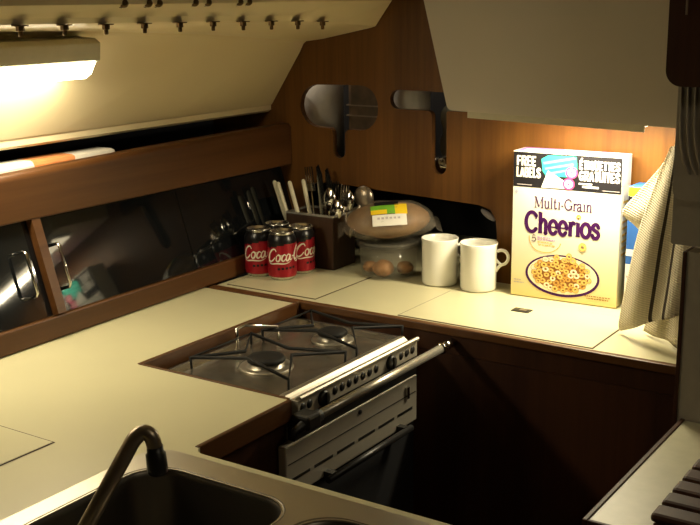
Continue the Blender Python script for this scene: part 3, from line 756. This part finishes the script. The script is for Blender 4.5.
# ------------------------------------------------------------------ tub with rolls, bread bag on top
cx, cy = -1.142, 1.848
tb = thing('food_tub', 'clear round plastic tub of brown rolls beside the white mugs', 'tub', (cx, cy, .0004))
b = MB(); b.lathe([(0, .0), (.052, .0), (.056, .004), (.0605, .066), (.0595, .066), (.0545, .006), (.05, .003), (0, .003)], n=40); b.build('bowl', M['tub'], tb)
b = MB(); b.lathe([(.0605, .0655), (.0650, .0655), (.0655, .070), (.0655, .0745), (.062, .0760), (.058, .0745), (.057, .0720), (0, .0720), (0, .0710), (.058, .0705), (.0605, .0705)], n=40); b.build('lid', M['tub'], tb)
def lumpy(r, am=.08, seed=0):
    rr = random.Random(seed); ph = [rr.uniform(0, 6) for _ in range(6)]
    def f(p):
        n = p.normalized() if p.length else p
        return p*(1+am*(math.sin(3*n.x+ph[0])*math.sin(4*n.y+ph[1])+.6*math.sin(6*n.z+ph[2]+2*n.x)))
    return f
rolls = [((.005, -.029, .0185), .0220, 'largest brown roll at the front inside the clear tub'), ((-.034, -.016, .0145), .0150, 'brown roll at the left inside the clear tub'), ((.033, .009, .016), .0170, 'brown roll at the right inside the clear tub')]
for i, (p, r, lab) in enumerate(rolls):
    b = MB(); b.sphere((0, 0, 0), r, None, 20, (1.0, 1.0, .78), lumpy(r, .05, i))
    tag(b.build('bread_roll', M['bun'], None, (cx+p[0], cy+p[1], p[2]+.0025)), lab, 'roll', 'brown rolls in the tub')
bg = thing('bread_bag', 'clear plastic bag of brown flatbread resting on the round tub', 'bag', (cx+.004, cy-.002, .0815))
rz = math.radians(34); bg.rotation_euler = (math.radians(9), math.radians(-3), rz)
b = MB()
b.sphere((0, 0, .036), 1, None, 32, (.084, .051, .0340), lumpy(1, .03, 3)); b.build('flatbread', M['bread'], bg)
rows = []
nU, nV = 36, 28
for i in range(nU+1):
    f = i/nU*2-1; w = max(.0, 1-abs(f)**2.6)
    row = []
    for k in range(nV):
        a = 2*PI*k/nV
        hh = .0360*w**.55+.0006
        wy = .036+.020*w**.5 if abs(f) < 1 else .036
        z = .037+hh*math.sin(a)*(1.0+.05*math.sin(9*f+3*a))
        y = wy*math.cos(a)+.002*math.sin(14*f+5*a)
        row.append((f*.092, y, z-.005*abs(f)**2))
    rows.append(row)
b = MB(); b.grid(rows, M['film'], True)
for sgn in (-1, 1):
    e = [[(sgn*(.092+.012*t), .036*s*(1+.25*t), .025+.004*math.sin(5*s*3+t*2)*t-.003*t) for s in (-1, -.6, -.2, .2, .6, 1)] for t in (0, .5, 1)]
    b.grid(e, M['film'])
b.build('film', M['film'], bg)
# printed label on top/front of the bag
def bagpt(u, v):   # u along the bag, v: angle fraction from front (0) to top (1)
    f = u/.092; w = max(.02, 1-abs(f)**2.6)
    al = math.radians(180-10-v*95)    # measured so that cos<0 is the front side
    hh = .0360*w**.55+.0018; wy = .036+.020*w**.5+.0014
    return (u, wy*math.cos(al), .037+hh*math.sin(al))
def patch(mb, u0, u1, v0, v1, m, n=8):
    mb.grid([[bagpt(u0+(u1-u0)*j/n, v0+(v1-v0)*i/n) for j in range(n+1)] for i in range(n+1)], m)
b = MB()
patch(b, -.036, -.022, .38, .52, M['lab_yellow']); patch(b, -.036, -.022, .52, .68, M['lab_green'])
patch(b, -.022, -.004, .38, .52, M['lab_yellow']); patch(b, -.022, .012, .52, .68, M['lab_green']); patch(b, -.004, .012, .38, .52, M['lab_green']); patch(b, .012, .036, .36, .72, M['lab_yellow'])
patch(b, -.034, .034, .02, .36, M['lab_white'])
patch(b, -.028, .020, .68, .86, M['lab_black'])
for k in range(6): patch(b, -.024+.008*k, -.019+.008*k, .22, .28, M['lab_grey'], 2)
b.build('label', None, bg)

# ------------------------------------------------------------------ mugs
mug0 = None
MR, MH = .0362, .093
for (x, y, rz, lab) in ((-1.0215, 1.845, math.radians(38), 'white mug on the left, next to the clear tub'), (-.936, 1.845, math.radians(20), 'white mug on the right, next to the cereal box')):
    if mug0 is None:
        mug0 = thing('mug', lab, 'mug', (x, y, .0004), rz, 'white mugs')
        b = MB(); b.lathe([(0, .0), (MR*.84, .0), (MR*.93, .0015), (MR*.965, .006), (MR*.965, MH*.5), (MR*.98, MH*.9), (MR*1.02, MH*.985), (MR*1.0, MH), (MR*.955, MH*.985), (MR*.91, MH*.9), (MR*.90, .012), (MR*.8, .006), (0, .006)], n=48); b.build('cup', M['white'], mug0)
        b = MB(); R0 = MR*.955
        ring = [(R0+.001, 0, .0760), (R0+.008, 0, .0785), (R0+.0165, 0, .0765), (R0+.0215, 0, .069), (R0+.0215, 0, .060), (R0+.0165, 0, .0525), (R0+.009, 0, .0495), (R0+.004, 0, .045), (R0-.001, 0, .037)]
        b.tube(smoothpts(ring, 5), .0033, 10); b.tube(smoothpts([(R0+.009, 0, .0500), (R0+.003, 0, .0545), (R0-.001, 0, .060)], 4), .0028, 8); b.build('handle', M['white'], mug0)
    else: dup(mug0, (x, y, .0004), rz, lab)

# ------------------------------------------------------------------ cereal box
BW, BH, BD = .2055, .2745, .052
cb = thing('cereal_box', 'tall multi grain cereal box with black FREE LABELS banner under the cabinet light', 'box', (-.7610, 1.842, .0016), math.radians(2.2))
b = MB(); b.box(-BW/2, BW/2, 0, BD, 0, BH, M['carton'], .0008); b.build('carton', M['carton'], cb)
def fm(e):
    return lambda u, v: (u*BW/.2005-BW/2, -.0003-e*.0001, v)
def rect(mb, u0, u1, v0, v1, e, m): f = fm(e); mb.face([f(u0, v0), f(u1, v0), f(u1, v1), f(u0, v1)], m)
def polyf(mb, pts, e, m): f = fm(e); mb.face([f(*p) for p in pts], m)
b = MB()
rect(b, .0005, .2, .2085, .2725, 1, M['lab_black'])
polyf(b, [(.0, .2725), (.2005, .2725), (.2005, .2745), (.0, .2745)], 1, M['lab_white'])
# the label graphic: teal strips, white corner, pink seals
polyf(b, [(.053, .262), (.066, .2695), (.118, .2695), (.120, .246), (.103, .232), (.062, .232), (.056, .240)], 2, M['lab_teal'])
for (p) in ([(.056, .2565), (.113, .2685), (.118, .2660), (.058, .2520)], [(.060, .2465), (.112, .2580), (.114, .2545), (.061, .2425)], [(.064, .2375), (.104, .2465), (.106, .2435), (.066, .2335)]): polyf(b, p, 3, M['lab_teal2'])
polyf(b, [(.066, .2415), (.100, .2230), (.098, .2105), (.054, .2095)], 4, M['lab_white'])
for (c, e) in (((.110, .2405), 5), ((.105, .2195), 6)):
    disc(b, c, .0112, .0108, fm(e), M['lab_pink']); disc(b, c, .0078, .0074, fm(e+.3), M['lab_pale'], r0=.72); disc(b, c, .0045, .0042, fm(e+.3), M['lab_pale'], r0=.5)
banner = b.build('banner', None, cb)
b = MB()
text(b, 'FREE', SANS, .0065, .044, .2475, .0185, fm(4), M['lab_white'], .19)
text(b, 'LABELS', SANS, .0065, .0525, .2265, .0185, fm(4), M['lab_white'], .19)
b.build('lettering', M['lab_white'], banner); b = MB()
text(b, '\u00c9TIQUETTES', SANS, .1235, .197, .2485, .0155, fm(4), M['lab_white'], .18)
text(b, 'GRATUITES', SANS, .1235, .197, .2275, .0180, fm(4), M['lab_white'], .175)
b.build('lettering', M['lab_white'], banner)
for (u0, u1, v0, v1, mm) in ((.1235, .148, .2205, .2235, 'lab_white'), (.130, .160, .2150, .2185, 'lab_white'), (.166, .197, .2120, .2130, 'lab_grey'), (.008, .036, .2120, .2132, 'lab_grey')):
    b = MB(); rect(b, u0, u1, v0, v1, 4, M[mm]); b.build('small_print', None, banner)
b = MB(); text(b, 'Multi-Grain', SERIF, .042, .150, .1715, .0205, fm(2), M['lab_slate'], .13, .06); b.build('title_lettering', M['lab_slate'], cb)
b = MB(); text(b, 'Cheerios', SERIF, .0255, .1650, .1245, .0390, fm(2), M['lab_purple'], .18, .07)
disc(b, (.1260, .1610), .0044, .0042, fm(2), M['lab_gold'], r0=.45)
b.build('title_lettering', None, cb)
b = MB(); text(b, '5', SERIF, .038, .0485, .1075, .0125, fm(2), M['lab_slate'], .13, .06)
for (u0, u1, v) in ((.050, .074, .1155), (.050, .084, .1115), (.050, .080, .1065), (.052, .084, .1015)):
    u = u0
    while u < u1:
        w = .003+.004*random.random(); rect(b, u, min(u1, u+w), v, v+.0017, 2, M['lab_gold'] if v < .11 else M['lab_lilac']); u += w+.0012
q = smoothpts([(.034, .118), (.036, .105), (.046, .0925), (.062, .0885), (.078, .091), (.090, .100), (.094, .108)], 5)
ribbon(b, [(p.x, p.y) for p in q], .0013, fm(2), M['lab_gold'])
polyf(b, [(.0045, .202), (.0095, .202), (.0095, .1955), (.0045, .1955)], 2, M['lab_white']); ribbon(b, [(.0088, .2008), (.0066, .2012), (.0056, .199), (.0064, .1966), (.0086, .1968), (.0086, .1988), (.0072, .1988)], .0011, fm(3), M['lab_blue'])
for (u0, u1, v) in ((.142, .190, .0155), (.146, .186, .0110), (.006, .020, .030), (.006, .026, .025)):
    u = u0
    while u < u1:
        w = .002+.004*random.random(); rect(b, u, min(u1, u+w), v, v+.0018, 2, M['lab_brown'] if u0 > .1 else M['lab_grey']); u += w+.0012
b.build('small_print', None, cb)
# bowl of rings
b = MB(); c = (.0985, .0475)
disc(b, c, .0700, .0395, fm(1.5), M['lab_purple'], 48); disc(b, (c[0], c[1]+.001), .0655, .0355, fm(1.8), M['lab_milk'], 48)
disc(b, (c[0]-.002, c[1]+.001), .052, .0295, fm(2.1), M['lab_brown'], 40)
rr = random.Random(4); k = 0; placed = []
for tries in range(900):
    a = rr.uniform(0, 2*PI); d = math.sqrt(rr.random()); x = c[0]-.002+d*.053*math.cos(a); y = c[1]+.003+d*.031*math.sin(a)
    if all((x-p)**2+(y-q)**2 > .0074**2 for p, q in placed):
        placed.append((x, y)); s = rr.uniform(.0050, .0064); e = 2.4+.12*len(placed)
        mm = (M['lab_ring'], M['lab_ring'], M['lab_ring2'], M['lab_milk'])[rr.randrange(4)]
        sy = s*rr.uniform(.75, 1.0)
        disc(b, (x, y), s*1.10, sy*1.10, fm(e), M['lab_brown'], 16, .34); disc(b, (x, y), s, sy, fm(e+.05), mm, 16, .40)
for (x, y, s) in ((.1350, .1060, .0068), (.1110, .0860, .0052), (.088, .0815, .005)):
    disc(b, (x, y), s*1.08, s*1.16, fm(9), M['lab_ring2'], 18, .36); disc(b, (x, y), s*.95, s, fm(9.2), M['lab_ring'], 18, .46)
b.build('bowl_picture', None, cb)
b = MB()
for (x0, x1, y0, y1, m) in ((-.098, .099, .001, .051, 'lab_lilac'), (-.088, -.03, .012, .03, 'lab_white'), (-.02, .05, .01, .045, 'lab_pale'), (.06, .09, .02, .045, 'lab_white')):
    z = BH+.0003+(.0003 if m != 'lab_lilac' else 0)
    b.face([(x0, y0, z), (x1, y0, z), (x1, y1, z), (x0, y1, z)], M[m])
b.build('top_print', None, cb)
b = MB()
xs = BW/2+.0004
b.face([(xs, .008, .222), (xs, .046, .222), (xs, .046, .262), (xs, .008, .262)], M['lab_pale']); b.build('side_seal', None, cb); b = MB()
for k in range(9): b.face([(xs, .012, .19-.012*k), (xs, .042, .19-.012*k), (xs, .042, .194-.012*k), (xs, .012, .194-.012*k)], M['lab_gold'])
b.build('side_print', None, cb)
# second carton behind the towel
c2 = thing('carton', 'blue carton with yellow top strip half hidden behind the striped towel', 'box', (-.574, 1.850, .0004))
b = MB(); b.box(-.073, .073, 0, .052, 0, .225, M['lab_blue'], .0008); b.build('card', M['lab_blue'], c2)
b = MB()
def f2(u, v): return (u, -.0003, v)
for (u0, u1, v0, v1, m) in ((-.0725, .0725, .208, .224, 'lab_yellow'), (-.0725, .0725, .187, .207, 'lab_black'), (-.0725, .0725, .1, .112, 'lab_white'), (-.0725, .0725, .0, .085, 'lab_white')):
    b = MB(); b.face([f2(u0, v0), f2(u1, v0), f2(u1, v1), f2(u0, v1)], M[m]); b.build('print_band', None, c2)
for k in range(4):
    b = MB(); b.face([(-.0700+.012*k, -.0006, .192), (-.0620+.012*k, -.0006, .192), (-.0600+.012*k, -.0006, .202), (-.0680+.012*k, -.0006, .202)], M['lab_white']); b.build('letter', None, c2)
b = MB()
for k in range(3): b.face([(-.07, -.0006, .03+.015*k), (.06, -.0006, .03+.015*k), (.06, -.0006, .034+.015*k), (-.07, -.0006, .034+.015*k)], M['lab_grey'])
b.build('small_print', None, c2)

# ------------------------------------------------------------------ upper cabinet + under-cabinet light
YC = 1.72
wc = thing('wall_cabinet', 'grey beige upper cabinet with rounded lower corner over the cereal box', 'cabinet', (0, 0, 0))
pr = fillet([(-1.003, .60), (-.939, .3565), (-.5195, .3465), (-.5195, .60), (-.5195, .76), (-1.040, .76)], [0, .012, .010, 0, 0, 0], 8)
b = MB(); b.poly([pr], lambda x, z: (x, YC, z), (0, .016, 0)); b.build('front_panel', M['panel'], wc, bev=.0025)
b = MB(); b.poly([[(-1.000, .60), (-.942, .362), (-.545, .352), (-.56, .60), (-.56, .757), (-1.037, .757)]], lambda x, z: (x, YC+.016, z), (0, YB-YC-.017, 0)); b.build('carcass', M['panel'], wc)
ul = thing('cabinet_light', 'slim cream light strip under the upper cabinet shining on the cereal box', 'light', (-.74, 1.76, .35))
rot = Matrix.Rotation(math.atan2(.010, .41), 4, 'Y')
b = MB(); b.box(-.165, .155, -.024, .045, -.002, .0035, None, .001, rot); b.box(-.165, .155, -.030, -.024, -.0105, .0035, None, .001, rot); b.build('housing', M['lamp_body'], ul)
b = MB(); b.box(-.158, .148, -.016, .040, -.0050, -.0020, None, .001, rot); b.build('diffuser', M['strip_glow'], ul)

# ------------------------------------------------------------------ right hand partition, post and fittings
b = MB(); b.box(-.450, -.38, 1.548, YB+.01, FL, .190); b.box(-.45, -.10, 1.60, YB+.01, FL, .190); struct(b.build('wall_partition', M['grey']))
b = MB(); b.box(-.456, -.450, 1.546, 1.597, -.09, .19, M['wood_dark'], .001); struct(b.build('trim_3', M['wood_dark']))
t = thing('moulded_panel', 'grey moulded panel on the partition beside the striped towel', 'panel', (-.412, 1.545, .2))
b = MB(); b.poly([fillet([(-.062, 0), (.06, 0), (.06, .80), (-.062, .80)], [.004, 0, 0, 0])], lambda x, z: (x, 0, z), (0, .055, 0)); b.build('backing', M['grey'], t, bev=.002)
b = MB(); b.poly([fillet([(-.060, .068), (.055, .068), (.055, .78), (-.060, .78)], [.014, 0, 0, 0])], lambda x, z: (x, 0, z), (0, -.014, 0)); f = b.build('face_plate', M['grey'], t, bev=.003)
b = MB()
for k in range(5):
    b.tube(smoothpts([(-.055+.010*k, -.0145, .235), (-.053+.010*k, -.0155, .17), (-.046+.010*k, -.0155, .125+.002*k), (-.036+.010*k, -.0145, .105)], 4), [.0006]+[.0022]*11+[.0006], 6)
b.build('grip_ridge', M['grey'], f)
t = thing('cupboard_door', 'dark rounded wooden door at the top right above the grey panel', 'door', (-.36, 1.49, .43))
b = MB(); b.poly([fillet([(-.118, 0), (.12, 0), (.12, .55), (-.118, .55)], [.022, 0, 0, 0], 8)], lambda x, z: (x, 0, z), (0, .028, 0)); b.build('panel', M['wood_dark'], t, bev=.004)
b = MB(); b.tube([(-.093, -.004, .095), (-.093, -.004, .5)], .0015, 8); b.build('inlay', M['darkchrome'], t)

# right counter
rc = thing('side_counter', 'low cream counter with dark wooden edging at lower right', 'counter', (-.443, 1.16, -.065))
b = MB(); b.box(.006, .62, .006, .384, -.022, 0, M['side_cream']); b.build('slab', M['side_cream'], rc)
b = MB(); b.box(-.001, .006, .0, .386, -.026, .002, M['wood_dark'], .0015); b.box(.006, .62, -.001, .0055, -.026, .002, M['wood_dark'], .0015); b.build('edge_trim', M['wood_dark'], rc)
b = MB(); b.box(.012, .60, .012, .38, FL+.067, -.0225); b.build('base', M['wood_dark'], rc)
g = thing('slatted_rack', 'dark slatted wooden rack lying on the low right counter', 'rack', (-.365, 1.20, -.065))
b = MB()
b.box(0.004, .25, -.03, .162, .0003, .014, None, .002); b.build('frame', M['wood_dark'], g)
for k in range(5):
    b = MB(); y = -.030+k*.040; b.box(.0, .254, y, y+.034, .0145, .026, None, .005); b.build('slat', M['wood_dark'], g)

# ------------------------------------------------------------------ towel
tw = thing('towel', 'beige waffle tea towel with two dark stripes hanging beside the cereal box', 'towel', (-.50, 1.65, .0))
def lerp(a, b, t): return a+(b-a)*t
def towel_layer(mb, left, right, yo, stripes, nu=40, nv=44, folds=4, amp=.010, sag=0.0, uvl=None):
    rows = []
    L = smoothpts(left, 10); R = smoothpts(right, 10)
    for i in range(nv+1):
        f = i/nv
        a = L[min(len(L)-1, int(f*(len(L)-1)))]; fa = f*(len(L)-1)-int(f*(len(L)-1))
        a2 = L[min(len(L)-1, int(f*(len(L)-1))+1)]; p = a.lerp(a2, fa)
        b0 = R[min(len(R)-1, int(f*(len(R)-1)))]; b2 = R[min(len(R)-1, int(f*(len(R)-1))+1)]; q = b0.lerp(b2, f*(len(R)-1)-int(f*(len(R)-1)))
        row = []
        for j in range(nu+1):
            s = j/nu; pt = p.lerp(q, s)
            w = math.sin(folds*PI*s+1.2*f+.4)*amp*(.25+.75*f)+.004*math.sin(9*s+5*f)
            row.append((pt.x+.50, pt.y-1.65+w+yo, pt.z+.0-sag*math.sin(PI*s)*f))
        rows.append(row)
    def mf(i, j):
        s = (j+.5)/nu
        return M['towel_dark'] if any(a <= s <= c for a, c in stripes) else M['towel']
    V = mb.grid(rows, None, mfun=mf)
    return V
def finish_towel(mb, name, nu, nv):
    me_o = mb.build(name, None, tw)
    me = me_o.data; uv = me.uv_layers.new(name='UVMap')
    for lp in me.loops:
        co = me.vertices[lp.vertex_index].co
        uv.data[lp.index].uv = (co.x*6+.15*co.y, co.z*6+co.x*.6)
    m = me_o.modifiers.new('t', 'SOLIDIFY'); m.thickness = .0025; m.offset = 0
    return me_o
b = MB()
towel_layer(b, [(-.535, 1.715, .318), (-.553, 1.715, .270), (-.570, 1.712, .215), (-.582, 1.710, .165), (-.594, 1.706, .085), (-.602, 1.704, .020), (-.598, 1.704, .006)], [(-.488, 1.640, .325), (-.470, 1.625, .275), (-.462, 1.620, .215), (-.460, 1.615, .175), (-.459, 1.610, .115), (-.459, 1.610, .088), (-.459, 1.61, .084)], 0, [(.42, .47), (.66, .71)], amp=.007)
finish_towel(b, 'front_layer', 40, 44)
b = MB()
towel_layer(b, [(-.535, 1.742, .322), (-.560, 1.745, .280), (-.598, 1.750, .232), (-.624, 1.755, .197), (-.600, 1.75, .178), (-.565, 1.74, .15), (-.558, 1.73, .07), (-.566, 1.725, .006)], [(-.488, 1.68, .325), (-.466, 1.67, .275), (-.461, 1.66, .23), (-.460, 1.655, .196), (-.459, 1.65, .17), (-.459, 1.65, .14), (-.459, 1.648, .07), (-.459, 1.648, .006)], 0, [], amp=.005)
finish_towel(b, 'back_layer', 40, 44)
pg = thing('peg', 'small peg holding the striped towel behind the grey panel', 'hook', (-.490, 1.69, .318))
b = MB(); b.tube([(.0, 0, 0), (.045, 0, 0)], .006, 10); b.build('shaft', M['chrome'], pg)

# ------------------------------------------------------------------ things inside the locker, seen through the cut-outs
t = thing('paper_roll', 'white paper roll behind the left cut-out of the bulkhead', 'roll', (-1.430, 2.02, .185))
b = MB(); b.lathe([(.018, 0), (.055, 0), (.055, .24), (.018, .24), (.018, 0)], n=36); b.build('paper', M['paper'], t)
b = MB(); b.lathe([(.015, .0005), (.018, .0005), (.018, .2395), (.015, .2395), (.015, .0005)], n=24); b.build('core', M['packet_brown'], t)
t = thing('wrapped_parcel', 'brown parcel tied with pale string behind the left cut-out', 'parcel', (-1.255, 2.0, .185))
b = MB(); b.box(-.068, .016, -.03, .06, 0, .20, None, .012); b.build('wrap', M['packet_brown'], t)
b = MB()
for z in (.120, .142): b.box(-.0685, .0165, -.0305, .0605, z, z+.0028)
b.build('string', M['packet_string'], t)
t = thing('jar', 'white jar behind the right cut-out of the bulkhead', 'jar', (-1.183, 1.992, .185))
b = MB(); b.lathe([(0, 0), (.046, 0), (.048, .01), (.048, .19), (.04, .2), (0, .2)], n=36); b.build('body', M['paper'], t)
b = MB(); b.lathe([(.04, .2), (.045, .2), (.045, .22), (0, .222)], n=36); b.build('lid', M['lab_white'], t)
t = thing('snack_packet', 'dark green packet behind the right cut-out', 'packet', (-1.118, 2.075, .185))
b = MB(); b.box(-.022, .022, -.014, .014, 0, .165, None, .006, Matrix.Rotation(.25, 4, 'Y')); b.build('wrapper', M['green_bag'], t)
b = MB(); b.sphere((0, 0, 0), 1, None, 40, (.050, .034, .085), lumpy(1, .16, 11))
tag(b.build('plastic_bag', M['plastic_bag'], None, (-1.062, 2.015, .275)), 'crumpled clear plastic bag filling the upper part of the right cut-out', 'bag')
b = MB(); b.sphere((0, 0, 0), 1, None, 24, (.030, .02, .026), lumpy(1, .2, 5))
tag(b.build('foil_ball', M['chrome'], None, (-1.072, 1.955, .212)), 'shiny crumpled foil at the bottom of the right cut-out slot', 'foil')

b = MB(); b.sphere((0, 0, 0), 1, None, 24, (.019, .005, .0065))
t = tag(b.build('tub_lid', M['lab_grey'], None, (-.972, 1.955, .124)), 'pale oval lid tucked in the upper right corner of the dark recess', 'lid'); t.rotation_euler = (0, math.radians(32), 0)

# ================================================================== LIGHT
def area(name, loc, rot, sx, sy, power, col):
    l = bpy.data.lights.new(name, 'AREA'); l.shape = 'RECTANGLE'; l.size = sx; l.size_y = sy; l.energy = power; l.color = col[:3]
    o = bpy.data.objects.new(name, l); COL.objects.link(o); o.location = loc; o.rotation_euler = rot; return o
W1 = (1.0, .88, .60); W2 = (1.0, .88, .60)
# under-cabinet strip, facing down
area('cabinet_strip_lamp', (-.675, 1.792, .3405), (0, 0, 0), .24, .03, 4.6, W1)
# strip light on the liner, facing down and slightly inboard
area('liner_strip_lamp', (-1.378, 1.0, .4245), (0, math.radians(4), 0), .08, .54, 1.85, W2)
# fill lamp added under the cabin ceiling, out of view
area('cabin_fill_lamp', (.35, .75, .985), (0, 0, 0), .16, .16, 1.85, (1, .86, .60))
# point lamp added inside the locker to brighten what the cut-outs show
l = bpy.data.lights.new('locker_fill_lamp', 'POINT'); l.energy = 4; l.color = (1, .88, .68); l.shadow_soft_size = .05
o = bpy.data.objects.new('locker_fill_lamp', l); COL.objects.link(o); o.location = (-1.52, 1.95, .64)

w = bpy.data.worlds.new('world'); scene.world = w; w.use_nodes = True
w.node_tree.nodes['Background'].inputs[0].default_value = (1, .85, .6, 1); w.node_tree.nodes['Background'].inputs[1].default_value = .004

# ================================================================== CAMERA
cam = bpy.data.cameras.new('camera'); co = bpy.data.objects.new('camera', cam); COL.objects.link(co)
cam.sensor_fit = 'HORIZONTAL'; cam.sensor_width = 36; cam.lens = 1093.65/700*36; cam.clip_start = .02
yaw, pitch, roll = math.radians(33.795), math.radians(13.534), math.radians(-.640)
f = Vector((-math.sin(yaw)*math.cos(pitch), math.cos(yaw)*math.cos(pitch), -math.sin(pitch)))
r = Vector((math.cos(yaw), math.sin(yaw), 0)); u = r.cross(f)
r2 = r*math.cos(roll)+u*math.sin(roll); u2 = -r*math.sin(roll)+u*math.cos(roll)
m = Matrix((r2, u2, -f)).transposed().to_4x4(); m.translation = (0, 0, .55)
co.matrix_world = m; scene.camera = co
scene.view_settings.view_transform = 'Standard'; scene.view_settings.look = 'None'; scene.view_settings.exposure = 0; scene.view_settings.gamma = 1
scene.view_settings.use_curve_mapping = False
scene.cycles.use_denoising = True
